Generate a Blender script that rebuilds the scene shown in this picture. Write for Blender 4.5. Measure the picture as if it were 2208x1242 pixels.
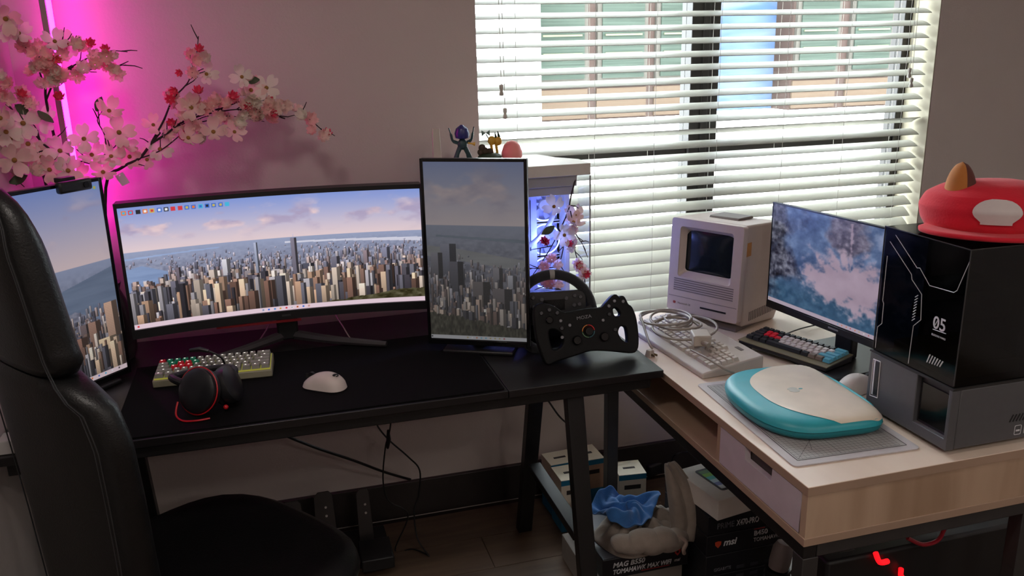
import bpy, math, random
import numpy as np
from mathutils import Matrix, Vector

for o in list(bpy.data.objects):
    bpy.data.objects.remove(o)
random.seed(7)
rng = np.random.default_rng(7)
scene = bpy.context.scene
COL = scene.collection

# ------------------------------------------------------------------ camera
IW, IH, FOC = 2208.0, 1242.0, 1837.5            # frame and focal length in pixels
YAW, PITCH, ROLL = map(math.radians, (15.715, 16.007, 1.326))
CAM = Vector((0.0, 0.0, 1.59))
_f = Vector((math.sin(YAW) * math.cos(PITCH), math.cos(YAW) * math.cos(PITCH), -math.sin(PITCH)))
_r = Vector((math.cos(YAW), -math.sin(YAW), 0))
_d = _f.cross(_r)
RIGHT = math.cos(ROLL) * _r + math.sin(ROLL) * _d
DOWN = -math.sin(ROLL) * _r + math.cos(ROLL) * _d
FWD = _f
cam_data = bpy.data.cameras.new('camera')
cam_data.sensor_width = 36.0
cam_data.lens = FOC / IW * 36.0
cam_data.clip_start = 0.05
cam_data.clip_end = 200
cam = bpy.data.objects.new('camera', cam_data)
mw = Matrix.Identity(4)
for i in range(3):
    mw[i][0], mw[i][1], mw[i][2], mw[i][3] = RIGHT[i], -DOWN[i], -FWD[i], CAM[i]
cam.matrix_world = mw
COL.objects.link(cam)
scene.camera = cam

# ------------------------------------------------------------------ view, sky, sun, room light
vs = scene.view_settings
vs.view_transform = 'Standard'
vs.look = 'None'
vs.gamma = 1.0
vs.use_curve_mapping = False
vs.exposure = 0.45
SKY_STRENGTH, SUN_STRENGTH, FILL_WATTS, STRIP_EMIT = 12.0, 1.4, 24.0, 20.0
scene.cycles.max_bounces = 16
scene.cycles.diffuse_bounces = 9
scene.cycles.transparent_max_bounces = 32
world = bpy.data.worlds.new('sky')
scene.world = world
world.use_nodes = True
wn, wl = world.node_tree.nodes, world.node_tree.links
wn.clear()
bg = wn.new('ShaderNodeBackground')
bg.inputs[0].default_value = (0.86, 0.93, 1.0, 1)      # bright hazy daylight sky
bg.inputs[1].default_value = SKY_STRENGTH
wo = wn.new('ShaderNodeOutputWorld')
wl.new(bg.outputs[0], wo.inputs[0])
sun = bpy.data.lights.new('sun', 'SUN')
sun.energy = SUN_STRENGTH
sun.angle = 0.02
sun.color = (1.0, 0.95, 0.86)
sun_o = bpy.data.objects.new('sun', sun)
sun_o.rotation_euler = (math.radians(42), 0, math.radians(-25))    # stands behind this house, falls on the one across
COL.objects.link(sun_o)
portal = bpy.data.lights.new('window_portal', 'AREA')
portal.shape = 'RECTANGLE'
portal.size, portal.size_y = 1.72, 1.5
portal.cycles.is_portal = True
portal_o = bpy.data.objects.new('window_portal', portal)
portal_o.location = (1.51, 2.93, 1.37)
portal_o.rotation_euler = (math.radians(-90), 0, 0)
COL.objects.link(portal_o)

# ------------------------------------------------------------------ pixel <-> place
def ray(px, py):
    return FWD + RIGHT * ((px - IW / 2) / FOC) + DOWN * ((py - IH / 2) / FOC)
def at(px, py, X=None, Y=None, Z=None):
    d = ray(px, py)
    if Y is not None: t = Y / d.y
    elif X is not None: t = X / d.x
    else: t = (Z - CAM.z) / d.z
    return CAM + d * t
def onplane(px, py, P, N):
    d = ray(px, py)
    return CAM + d * ((P - CAM).dot(N) / d.dot(N))

# ------------------------------------------------------------------ materials
def lin(c):
    return tuple(((v / 255) / 12.92 if v <= 10.3 else ((v / 255 + 0.055) / 1.055) ** 2.4) for v in c)
MATS = {}
def mat(name, col, rough=0.5, metal=0.0, noise=(18, 0.06), bump=None, emit=None, estr=1.0, spec=0.5, coat=0.0, stretch=None, sheen=0.0, trans=0.0):
    if name in MATS: return MATS[name]
    m = bpy.data.materials.new(name)
    m.use_nodes = True
    n, l = m.node_tree.nodes, m.node_tree.links
    b = n['Principled BSDF']
    c = lin(col)
    tc = n.new('ShaderNodeTexCoord')
    mp = n.new('ShaderNodeMapping')
    if stretch: mp.inputs['Scale'].default_value = stretch
    l.new(tc.outputs['Object'], mp.inputs[0])
    nz = n.new('ShaderNodeTexNoise')
    nz.inputs['Scale'].default_value = noise[0]
    nz.inputs['Detail'].default_value = 4
    l.new(mp.outputs[0], nz.inputs['Vector'])
    rp = n.new('ShaderNodeValToRGB')
    a = noise[1]
    rp.color_ramp.elements[0].position, rp.color_ramp.elements[1].position = 0.3, 0.7
    rp.color_ramp.elements[0].color = tuple(v * (1 - a) for v in c) + (1,)
    rp.color_ramp.elements[1].color = tuple(min(1, v * (1 + a)) for v in c) + (1,)
    l.new(nz.outputs[0], rp.inputs[0])
    l.new(rp.outputs[0], b.inputs['Base Color'])
    b.inputs['Roughness'].default_value = rough
    b.inputs['Metallic'].default_value = metal
    b.inputs['Specular IOR Level'].default_value = spec
    b.inputs['Coat Weight'].default_value = coat
    b.inputs['Coat Roughness'].default_value = 0.15
    b.inputs['Sheen Weight'].default_value = sheen
    if trans: b.inputs['Transmission Weight'].default_value = trans
    if emit:
        b.inputs['Emission Color'].default_value = lin(emit) + (1,)
        b.inputs['Emission Strength'].default_value = estr
    if bump:
        n2 = n.new('ShaderNodeTexNoise')
        n2.inputs['Scale'].default_value = bump[0]
        n2.inputs['Detail'].default_value = 3
        l.new(mp.outputs[0], n2.inputs['Vector'])
        bp = n.new('ShaderNodeBump')
        bp.inputs['Strength'].default_value = bump[1]
        bp.inputs['Distance'].default_value = 0.002
        l.new(n2.outputs[0], bp.inputs['Height'])
        l.new(bp.outputs[0], b.inputs['Normal'])
    MATS[name] = m
    return m
def glass_mat(name, tint, gloss=0.06, rough=0.02):
    m = bpy.data.materials.new(name)
    m.use_nodes = True
    n, l = m.node_tree.nodes, m.node_tree.links
    n.clear()
    o = n.new('ShaderNodeOutputMaterial')
    t = n.new('ShaderNodeBsdfTransparent')
    t.inputs[0].default_value = tuple(tint) + (1,)
    g = n.new('ShaderNodeBsdfGlossy')
    g.inputs['Roughness'].default_value = rough
    fr = n.new('ShaderNodeLayerWeight')
    fr.inputs[0].default_value = 0.5
    pw_ = n.new('ShaderNodeMath'); pw_.operation = 'POWER'; pw_.inputs[1].default_value = 5
    l.new(fr.outputs['Facing'], pw_.inputs[0])
    mu = n.new('ShaderNodeMath'); mu.operation = 'MULTIPLY_ADD'
    mu.inputs[1].default_value = 0.5; mu.inputs[2].default_value = gloss * .6
    l.new(pw_.outputs[0], mu.inputs[0])
    mx = n.new('ShaderNodeMixShader')
    l.new(mu.outputs[0], mx.inputs[0]); l.new(t.outputs[0], mx.inputs[1]); l.new(g.outputs[0], mx.inputs[2])
    l.new(mx.outputs[0], o.inputs[0])
    return m
def slat_mat(name, col, transl=0.25):
    m = mat(name, col, 0.45, noise=(6, 0.02))
    n, l = m.node_tree.nodes, m.node_tree.links
    b = n['Principled BSDF']; o = n['Material Output']
    t = n.new('ShaderNodeBsdfTranslucent')
    t.inputs[0].default_value = lin(col) + (1,)
    mx = n.new('ShaderNodeMixShader'); mx.inputs[0].default_value = transl
    l.new(b.outputs[0], mx.inputs[1]); l.new(t.outputs[0], mx.inputs[2]); l.new(mx.outputs[0], o.inputs[0])
    return m
def wood_mat(name, c1, c2, stretch, rough=0.45):
    m = mat(name, c1, rough, noise=(3.2, 0.0), stretch=stretch, bump=(14, 0.05))
    n = m.node_tree.nodes
    for q in n:
        if q.type == 'VALTORGB':
            q.color_ramp.elements[0].color = lin(c2) + (1,)
            q.color_ramp.elements[1].color = lin(c1) + (1,)
        if q.type == 'TEX_NOISE': q.inputs['Detail'].default_value = 8; q.inputs['Distortion'].default_value = 0.6
    return m

# ------------------------------------------------------------------ mesh building
class MB:
    def __init__(s): s.v, s.f = [], []
    def add(s, vs, fs, M=None):
        k = len(s.v)
        s.v += [tuple(M @ Vector(p)) if M else tuple(p) for p in vs]
        s.f += [tuple(i + k for i in q) for q in fs]
        return s
    def box(s, c, d, M=None):
        x, y, z = (q / 2 for q in d)
        vs = [(c[0] + a * x, c[1] + b * y, c[2] + e * z) for a in (-1, 1) for b in (-1, 1) for e in (-1, 1)]
        return s.add(vs, [(0, 1, 3, 2), (4, 6, 7, 5), (0, 4, 5, 1), (2, 3, 7, 6), (0, 2, 6, 4), (1, 5, 7, 3)], M)
    def bb(s, x0, x1, y0, y1, z0, z1, M=None):
        return s.box(((x0 + x1) / 2, (y0 + y1) / 2, (z0 + z1) / 2), (x1 - x0, y1 - y0, z1 - z0), M)
    def frustum(s, x0, x1, y0, y1, z0, z1, ins):
        vs = [(x0, y0, z0), (x1, y0, z0), (x1, y1, z0), (x0, y1, z0), (x0 + ins, y0 + ins, z1), (x1 - ins, y0 + ins, z1), (x1 - ins, y1 - ins, z1), (x0 + ins, y1 - ins, z1)]
        return s.add(vs, [(3, 2, 1, 0), (4, 5, 6, 7), (0, 1, 5, 4), (1, 2, 6, 5), (2, 3, 7, 6), (3, 0, 4, 7)])
    def prism(s, poly, a, b, ax='z', M=None):
        n = len(poly)
        def P(p, h): return {'z': (p[0], p[1], h), 'y': (p[0], h, p[1]), 'x': (h, p[0], p[1])}[ax]
        vs = [P(p, a) for p in poly] + [P(p, b) for p in poly]
        fs = [tuple(range(n))[::-1], tuple(range(n, 2 * n))] + [(i, (i + 1) % n, n + (i + 1) % n, n + i) for i in range(n)]
        return s.add(vs, fs, M)
    def tube(s, pts, r, n=8, closed=False):
        pts = [Vector(p) for p in pts]
        N = len(pts); vs = []; up = None
        for i, p in enumerate(pts):
            a = pts[(i - 1) % N] if closed or i else p
            b = pts[(i + 1) % N] if closed or i < N - 1 else p
            t = (b - a).normalized() if (b - a).length > 1e-9 else Vector((0, 0, 1))
            if up is None: up = Vector((0, 0, 1)) if abs(t.z) < 0.9 else Vector((1, 0, 0))
            u = (up - t * up.dot(t))
            u = u.normalized() if u.length > 1e-6 else t.orthogonal().normalized()
            w = t.cross(u); up = u
            rr = r[i] if hasattr(r, '__len__') else r
            vs += [tuple(p + (u * math.cos(2 * math.pi * k / n) + w * math.sin(2 * math.pi * k / n)) * rr) for k in range(n)]
        fs = []
        for i in range(N if closed else N - 1):
            j = (i + 1) % N
            fs += [(i * n + k, i * n + (k + 1) % n, j * n + (k + 1) % n, j * n + k) for k in range(n)]
        if not closed: fs += [tuple(range(n))[::-1], tuple(range((N - 1) * n, N * n))]
        return s.add(vs, fs)
    def lathe(s, prof, n=24, M=None, sx=1, sy=1):
        vs, fs = [], []
        for r, z in prof: vs += [(r * sx * math.cos(2 * math.pi * k / n), r * sy * math.sin(2 * math.pi * k / n), z) for k in range(n)]
        for i in range(len(prof) - 1): fs += [(i * n + k, i * n + (k + 1) % n, (i + 1) * n + (k + 1) % n, (i + 1) * n + k) for k in range(n)]
        fs += [tuple(range(n))[::-1], tuple(range((len(prof) - 1) * n, len(prof) * n))]
        return s.add(vs, fs, M)
    def cyl(s, c, r, h, ax='z', n=16):
        M = {'z': Matrix.Identity(4), 'x': Matrix.Rotation(math.pi / 2, 4, 'Y'), 'y': Matrix.Rotation(-math.pi / 2, 4, 'X')}[ax]
        return s.lathe([(r, -h / 2), (r, h / 2)], n, Matrix.Translation(c) @ M)
    def ball(s, c, r, n=16, m=10):
        r = r if hasattr(r, '__len__') else (r, r, r)
        prof = [(math.sin(math.pi * i / m) + 1e-4, -math.cos(math.pi * i / m)) for i in range(m + 1)]
        return s.lathe(prof, n, Matrix.Translation(c) @ Matrix.Diagonal((r[0], r[1], r[2], 1)))
    def grid(s, fn, nu, nv, cu=False, cv=False, M=None):
        vs = [tuple(fn(i / (nu if cu else nu - 1), j / (nv if cv else nv - 1))) for i in range(nu) for j in range(nv)]
        fs = [(i * nv + j, ((i + 1) % nu) * nv + j, ((i + 1) % nu) * nv + (j + 1) % nv, i * nv + (j + 1) % nv) for i in range(nu if cu else nu - 1) for j in range(nv if cv else nv - 1)]
        return s.add(vs, fs, M)
    def mesh(s, name, m, sharp=35):
        me = bpy.data.meshes.new(name)
        me.from_pydata(s.v, [], s.f)
        me.materials.append(m)
        me.polygons.foreach_set('use_smooth', [True] * len(me.polygons))
        me.set_sharp_from_angle(angle=math.radians(sharp))
        me.update()
        return me
    def build(s, name, m, parent=None, M=None, bevel=0, seg=2, sub=0, solid=0, sharp=35):
        return link(name, s.mesh(name, m, sharp), parent, M, bevel, seg, sub, solid)
def link(name, me, parent=None, M=None, bevel=0, seg=2, sub=0, solid=0):
    o = bpy.data.objects.new(name, me)
    COL.objects.link(o)
    if parent: o.parent = parent
    if M is not None: o.matrix_basis = M
    if solid:
        q = o.modifiers.new('solid', 'SOLIDIFY'); q.thickness = solid; q.offset = 0
    if bevel:
        q = o.modifiers.new('bevel', 'BEVEL'); q.width = bevel; q.segments = seg; q.limit_method = 'ANGLE'; q.angle_limit = math.radians(40)
    if sub:
        q = o.modifiers.new('sub', 'SUBSURF'); q.levels = q.render_levels = sub
    return o
def thing(name, label, cat, loc=(0, 0, 0), rz=0, group=None, M=None):
    o = bpy.data.objects.new(name, None)
    o.empty_display_size = 0.05
    COL.objects.link(o)
    if M is not None: o.matrix_basis = M
    else: o.location = loc; o.rotation_euler = (0, 0, rz)
    o['label'] = label; o['category'] = cat
    if group: o['group'] = group
    return o
def tag(o, label, cat, group=None):
    o['label'] = label; o['category'] = cat
    if group: o['group'] = group
    return o
def struct(o): o['kind'] = 'structure'; return o
def T(x, y, z): return Matrix.Translation((x, y, z))
def Rz(a): return Matrix.Rotation(a, 4, 'Z')
def Rx(a): return Matrix.Rotation(a, 4, 'X')
def Ry(a): return Matrix.Rotation(a, 4, 'Y')
def frame(P, ex, ey):                       # matrix with given origin, x axis and roughly-y axis
    ex = Vector(ex).normalized(); ez = ex.cross(Vector(ey)).normalized(); ey = ez.cross(ex)
    m = Matrix.Identity(4)
    for i in range(3): m[i][0], m[i][1], m[i][2], m[i][3] = ex[i], ey[i], ez[i], P[i]
    return m
def curve_mesh(name, m, splines, depth=0.001, bev=0.0, res=6):   # filled 2D outlines (with holes), extruded
    cu = bpy.data.curves.new(name, 'CURVE')
    cu.dimensions = '2D'; cu.fill_mode = 'BOTH'; cu.extrude = depth / 2; cu.bevel_depth = bev; cu.bevel_resolution = 2
    for sp in splines:
        q = cu.splines.new('POLY'); q.points.add(len(sp) - 1)
        for i, p in enumerate(sp): q.points[i].co = (p[0], p[1], 0, 1)
        q.use_cyclic_u = True
    return curve_to_mesh(cu, name, m)
def curve_to_mesh(cu, name, m):
    o = bpy.data.objects.new('tmp', cu); COL.objects.link(o)
    dg = bpy.context.evaluated_depsgraph_get()
    me = bpy.data.meshes.new_from_object(o.evaluated_get(dg))
    bpy.data.objects.remove(o); bpy.data.curves.remove(cu)
    me.name = name; me.materials.clear(); me.materials.append(m)
    return me
def text(body, size, m, parent, M, name='lettering', depth=0.0006, shear=0.0, align='LEFT', squash=1.0, bold=0.0):
    cu = bpy.data.curves.new(name, 'FONT')
    cu.body = body; cu.size = size; cu.extrude = depth; cu.shear = shear; cu.align_x = align; cu.offset = bold
    cu.space_line = 0.85; cu.resolution_u = 3
    return link(name, curve_to_mesh(cu, name, m), parent, M @ Matrix.Diagonal((squash, 1, 1, 1)))
def smooth_path(pts, k=6, closed=False):
    P = [Vector(p) for p in pts]; n = len(P); out = []
    for i in range(n if closed else n - 1):
        g = lambda j: P[j % n] if closed else P[max(0, min(n - 1, j))]
        a, b, c, d = g(i - 1), g(i), g(i + 1), g(i + 2)
        for q in range(k):
            t = q / k
            out.append(0.5 * (2 * b + (c - a) * t + (2 * a - 5 * b + 4 * c - d) * t * t + (3 * b - a - 3 * c + d) * t ** 3))
    if not closed: out.append(P[-1])
    return out
def rrect(x0, x1, y0, y1, r, n=5):
    out = []
    for cx, cy, a0 in ((x1 - r, y1 - r, 0), (x0 + r, y1 - r, 90), (x0 + r, y0 + r, 180), (x1 - r, y0 + r, 270)):
        out += [(cx + r * math.cos(math.radians(a0 + 90 * i / n)), cy + r * math.sin(math.radians(a0 + 90 * i / n))) for i in range(n + 1)]
    return out
def circle(cx, cy, r, n=24, ry=None):
    return [(cx + r * math.cos(2 * math.pi * i / n), cy + (ry or r) * math.sin(2 * math.pi * i / n)) for i in range(n)]
def interp(x, pts):
    return float(np.interp(x, [p[0] for p in pts], [p[1] for p in pts]))
# ------------------------------------------------------------------ the room
WY = 2.66                                   # face of the window wall
XL, XR, YB, ZC = -0.64, 3.3, -2.6, 2.55
WX0, WX1, WZ0, WZ1 = 0.652, 2.372, 0.62, 2.12
wall_m = mat('wall_paint', (196, 186, 180), 0.85, noise=(2.5, 0.02), bump=(160, 0.25))
ceil_m = mat('ceiling_paint', (238, 235, 230), 0.9, noise=(3, 0.02))
base_m = mat('dark_baseboard', (44, 38, 36), 0.45, noise=(8, 0.1))
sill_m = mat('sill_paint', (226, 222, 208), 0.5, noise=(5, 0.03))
w = MB()
w.bb(XL - .15, WX0, WY, WY + .2, 0, ZC).bb(WX1, XR + .15, WY, WY + .2, 0, ZC).bb(WX0, WX1, WY, WY + .2, 0, WZ0).bb(WX0, WX1, WY, WY + .2, WZ1, ZC)
struct(w.build('wall_back', wall_m))
struct(MB().bb(XL - .15, XL, YB, WY, 0, ZC).build('wall_left', wall_m))
struct(MB().bb(XR, XR + .15, YB, WY, 0, ZC).build('wall_right', wall_m))
struct(MB().bb(XL - .15, XR + .15, YB - .15, YB, 0, ZC).build('wall_front', wall_m))
struct(MB().bb(XL - .15, XR + .15, YB - .15, WY + .2, ZC, ZC + .15).build('ceiling', ceil_m))
struct(MB().bb(XL, XR, WY - .016, WY, 0.012, 0.145).build('baseboard_back', base_m, bevel=.003))
struct(MB().bb(XL, XL + .016, YB, WY - .017, 0.012, 0.145).build('baseboard_left', base_m, bevel=.003))
# floor: boards near the desks are single pieces
floor_m = mat('floor_underlay', (40, 32, 27), 0.6)
fl = struct(MB().bb(XL - .15, XR + .15, YB - .15, WY + .2, -0.12, 0).build('floor', floor_m))
plank_ms = [wood_mat('floor_oak_%s' % k, c, d, (1, 9, 9), 0.42) for k, c, d in (('a', (104, 84, 68), (80, 62, 50)), ('b', (96, 78, 62), (72, 56, 45)), ('c', (112, 92, 74), (86, 68, 55)))]
pw, pl = 0.18, 1.2
plank_me = [MB().bb(-pl / 2 + .001, pl / 2 - .001, -pw / 2 + .0012, pw / 2 - .0012, 0, 0.012).mesh('plank', m) for m in plank_ms]
row = 0; y = YB + pw / 2
while y < WY:
    x = XL + pl / 2 - 0.4 * (row % 3)
    while x < XR + pl / 2:
        a, b = max(x - pl / 2, XL), min(x + pl / 2, XR)
        if b - a > 0.05:
            me = plank_me[(row * 7 + int(x * 3)) % 3]
            o = link('plank', me, fl, T((a + b) / 2, y, 0) @ Matrix.Diagonal(((b - a) / pl, 1, 1, 1)))
        x += pl
    y += pw; row += 1

# window frame, panes, sill
fr_m = mat('bronze_frame', (46, 42, 40), 0.5, 0.3)
pane_m = glass_mat('window_glass', (0.97, 0.99, 0.98), 0.03)
win = thing('window_1', 'tall dark bronze framed window with four panes behind white blinds', 'window')
win['kind'] = 'structure'; del win['category']
FY = 2.82
def bar(x0, x1, z0, z1, y0=FY - .02, y1=FY + .045): MB().bb(x0, x1, y0, y1, z0, z1).build('frame_bar', fr_m, win, bevel=.003)
bar(WX0, WX0 + .02, WZ0, WZ1); bar(WX1 - .035, WX1, WZ0, WZ1)
bar(WX0 + .02, WX1 - .035, WZ0, WZ0 + .05); bar(WX0 + .02, WX1 - .035, WZ1 - .05, WZ1)
bar(1.455, 1.565, WZ0 + .05, WZ1 - .05, FY - .03, FY + .05)
for a, b in ((WX0 + .02, 1.455), (1.565, WX1 - .035)):
    bar(a, b, 1.188, 1.222, FY - .012, FY + .04)
    for z0, z1 in ((WZ0 + .05, 1.188), (1.222, WZ1 - .05)):
        MB().bb(a, b, FY + .012, FY + .018, z0, z1).build('pane', pane_m, win)
bar(1.497, 1.523, WZ0 + .05, WZ1 - .05, FY - .036, FY - .03)
struct(MB().bb(WX1 - .004, WX1, WY + .001, FY - .021, WZ0 + .003, WZ1).build('reveal_shade_lining', mat('darkened_cream_reveal', (158, 150, 130), .8), bevel=.001))  # added lining, its cream darkened in place of the blind's shade
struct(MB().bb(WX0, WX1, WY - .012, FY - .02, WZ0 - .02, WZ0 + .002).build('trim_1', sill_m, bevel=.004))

# venetian blind: every slat a part
blind = thing('window_blind', 'white wooden venetian blind half open across the bright window', 'blind')
sl_m = slat_mat('blind_slat', (190, 189, 182), 0.46)
cord_m = mat('blind_cord', (190, 186, 178), 0.8)
BY, SP, SW = 2.715, 0.0436, 0.05
prof = [(-SW / 2 + SW * i / 6, 0.0022 * (1 - (2 * i / 6 - 1) ** 2)) for i in range(7)]
poly = [(p[0], p[1] + .0012) for p in prof] + [(p[0], p[1] - .0012) for p in prof[::-1]]
sx0, sx1 = WX0 + .006, WX1 - .012
slat_me = MB().prism(poly, sx0, sx1, 'x').mesh('slat', sl_m, 50)
zs = [WZ0 + .05 + SP * i for i in range(32)]
for i, z in enumerate(zs):
    t = interp(z, [(.8, 50), (.92, 36), (1.05, 25), (1.2, 21), (2.2, 20)])
    if 1.265 < z < 1.309: t = -24
    link('slat', slat_me, blind, T(0, BY, z) @ Rx(math.radians(t)))
MB().bb(sx0, sx1, BY - .02, BY + .02, WZ0 + .008, WZ0 + .026).build('bottom_rail', sl_m, blind, bevel=.003)
MB().bb(sx0, sx1, BY - .03, BY + .025, WZ1 - .06, WZ1 - .005).build('headrail', sl_m, blind, bevel=.003)
for px in (1107, 1277, 1408, 1545, 1690, 1822, 1945):
    x = at(px, 120, Y=BY).x
    for dy in (-.0262, .0262):
        pts = [(x + .0012 * math.sin(z * 23 + px), BY + dy, z) for z in np.linspace(WZ0 + .02, WZ1 - .03, 30)]
        MB().tube(pts, .0008, 5).build('ladder_cord', cord_m, blind)
def pull(px, py):
    p = at(px, py, Y=BY - .034)
    MB().tube([(p.x, p.y, p.z + .012), (p.x - .002, p.y, p.z + .3), (p.x, p.y, WZ1 - .04)], .0011, 6).build('pull_cord', cord_m, blind)
    MB().lathe([(.003, .014), (.0068, .012), (.0066, .002), (.0042, -.004), (.008, -.014), (.0072, -.02), (.001, -.022)][::-1], 14, T(*p)).build('cord_tassel', mat('tassel', (176, 170, 160), .5), blind)
for q in ((1081, 192), (1089, 242), (1961, 155), (1965, 176)): pull(*q)

# ------------------------------------------------------------------ across the street
EY = 9.0
pale_m = mat('white_render', (238, 236, 232), 0.8, noise=(.4, .02))
brick_m = mat('pink_brick', (66, 55, 51), 0.85, spec=0, noise=(6, .08))
beige_m = mat('beige_cladding', (80, 68, 58), 0.8, spec=0, noise=(3, .05), stretch=(1, 1, 8))
blue_m = wood_mat('blue_cloud_panel', (40, 66, 100), (96, 104, 116), (.25, 1, 1.1), .6)  # blue strip whose pale bands stand in for clouds
blue_m.node_tree.nodes['Principled BSDF'].inputs['Specular IOR Level'].default_value = 0
shade_m = mat('green_window_shade', (54, 61, 55), 0.5, spec=0, noise=(4, .25), stretch=(.3, 1, 14))
alu_m = mat('pale_window_frame', (72, 69, 64), 0.6, spec=0)
def ex(px, py=130): return at(px, py, Y=EY).x
zb = at(1400, 252, Y=EY).z; zw = at(1300, 180, Y=EY).z; zt = 6.0
bld = thing('neighbour_building', 'sunlit brick building with green shaded windows across the street', 'building', (0, 0, 0))
MB().bb(ex(1145), ex(1535), EY, EY + 1.5, zb, zt).build('brick_wall', brick_m, bld)
MB().bb(ex(1705), ex(2300), EY, EY + 1.5, zb, zt).build('brick_wall', brick_m, bld)
MB().bb(ex(1535), ex(1705), EY + .35, EY + 1.5, zb, zt).build('blue_panel', blue_m, bld)
for a, b in ((1151, 1265), (1285, 1392), (1410, 1530), (1709, 1802), (1824, 1915), (1935, 2060)):
    for z0, z1 in ((zw, zw + 1.35), (zw + 1.75, zt - .2)):
        q = MB().bb(ex(a), ex(b), EY - .05, EY + .02, z0, z1).build('window', alu_m, bld)
        MB().bb(ex(a) + .05, ex(b) - .05, EY - .07, EY - .05, z0 + .06, z1 - .06).build('pane', shade_m, q)
        for k in range(6):
            zz = z0 + .12 + k * (z1 - z0 - .2) / 6
            MB().bb(ex(a) + .08, ex(b) - .08, EY - .085, EY - .07, zz, zz + .02).build('shade_rib', mat('shade_rib', (92, 96, 76), .5, spec=0), q)
    MB().bb(ex(a), ex(b), EY - .03, EY + .02, zb + .02, zw - .05).build('beige_panel', beige_m, bld)
tag(MB().bb(ex(900) - 1.5, ex(1143), EY - .4, EY + 1.5, -2, 3.4).build('white_tower', pale_m, bevel=.02), 'white rendered wall of the house left of the brick building outside', 'building')
tag(MB().bb(-2, 9, EY - .9, EY - .45, -3, zb).build('terrace_wall', pale_m, bevel=.02), 'blown out white terrace wall below the brick building outside', 'wall')
tag(MB().bb(-6, 12, 3.4, EY - .91, -3.1, -2.9).build('street', mat('street_concrete', (214, 206, 192), .9), bevel=.01), 'pale sunlit street paving below the window', 'street')

# ------------------------------------------------------------------ lamps
la = bpy.data.lights.new('added_fill_light', 'AREA'); la.shape = 'DISK'; la.size = .3; la.energy = FILL_WATTS / 4; la.color = (1, .92, .86)  # lamps added out of view to brighten the room
for lx_, ly_, wh in ((-.25, .75, 'nearest the left wall'), (1.0, -.9, 'over the middle of the room'), (2.2, -.5, 'nearest the right wall'), (.6, -1.8, 'farthest from the window')):
    lamp = thing('added_fill_lamp', 'added round white fill lamp on the ceiling ' + wh, 'lamp', (lx_, ly_, ZC), 0, 'added fill lamps on the unseen ceiling')
    MB().lathe([(.05, 0), (.17, -.005), (.18, -.04), (.16, -.06)][::-1], 32).build('lamp_body', mat('lamp_white', (235, 233, 228), .5), lamp)
    MB().lathe([(.15, -.065), (.15, -.0605)], 32).build('diffuser', mat('lamp_glow', (240, 232, 220), .6, emit=(255, 226, 196), estr=2), lamp)
    lo = bpy.data.objects.new('added_fill_light', la); lo.parent = lamp; lo.location = (0, 0, -.075); COL.objects.link(lo)

led = thing('corner_light_bar', 'tall grey corner light bar glowing magenta behind the blossoms', 'lamp')
DZ = .765
a, b = at(100, 0, Y=2.575), at(152, 365, Y=2.575)
lx = a.x - .004
MB().bb(lx - .012, lx + .003, 2.56, 2.587, DZ + .03, 1.9).build('channel', mat('grey_aluminium', (150, 140, 140), .4, .6), led, bevel=.002)
MB().bb(lx + .0032, lx + .0125, 2.564, 2.587, 1.10, 1.88).build('diffuser', mat('magenta_diffuser', (250, 160, 250), .5, emit=(255, 24, 205), estr=STRIP_EMIT), led, bevel=.002)
MB().lathe([(.04, .0006), (.04, .016), (.03, .024), (.01, .028)], 28, T(lx, 2.545, DZ)).build('base', mat('grey_aluminium', (150, 140, 140), .4, .6), led)
# ------------------------------------------------------------------ pictures shown by the screens (drawn pixel by pixel into the panel's colour layer)
def fbm(w, h, sx, sy, oct=5, seed=0):
    g = np.random.default_rng(seed); out = np.zeros((h, w)); amp = 1.0; tot = 0
    for o in range(oct):
        nx, ny = max(2, int(sx * 2 ** o) + 1), max(2, int(sy * 2 ** o) + 1)
        a = g.random((ny + 1, nx + 1))
        yy, xx = np.linspace(0, ny - 1e-6, h), np.linspace(0, nx - 1e-6, w)
        y0, x0 = yy.astype(int), xx.astype(int)
        fy, fx = (yy - y0)[:, None], (xx - x0)[None]
        fy, fx = fy * fy * (3 - 2 * fy), fx * fx * (3 - 2 * fx)
        out += amp * (a[y0][:, x0] * (1 - fy) * (1 - fx) + a[y0][:, x0 + 1] * (1 - fy) * fx + a[y0 + 1][:, x0] * fy * (1 - fx) + a[y0 + 1][:, x0 + 1] * fy * fx)
        tot += amp; amp *= 0.5
    return out / tot
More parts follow.
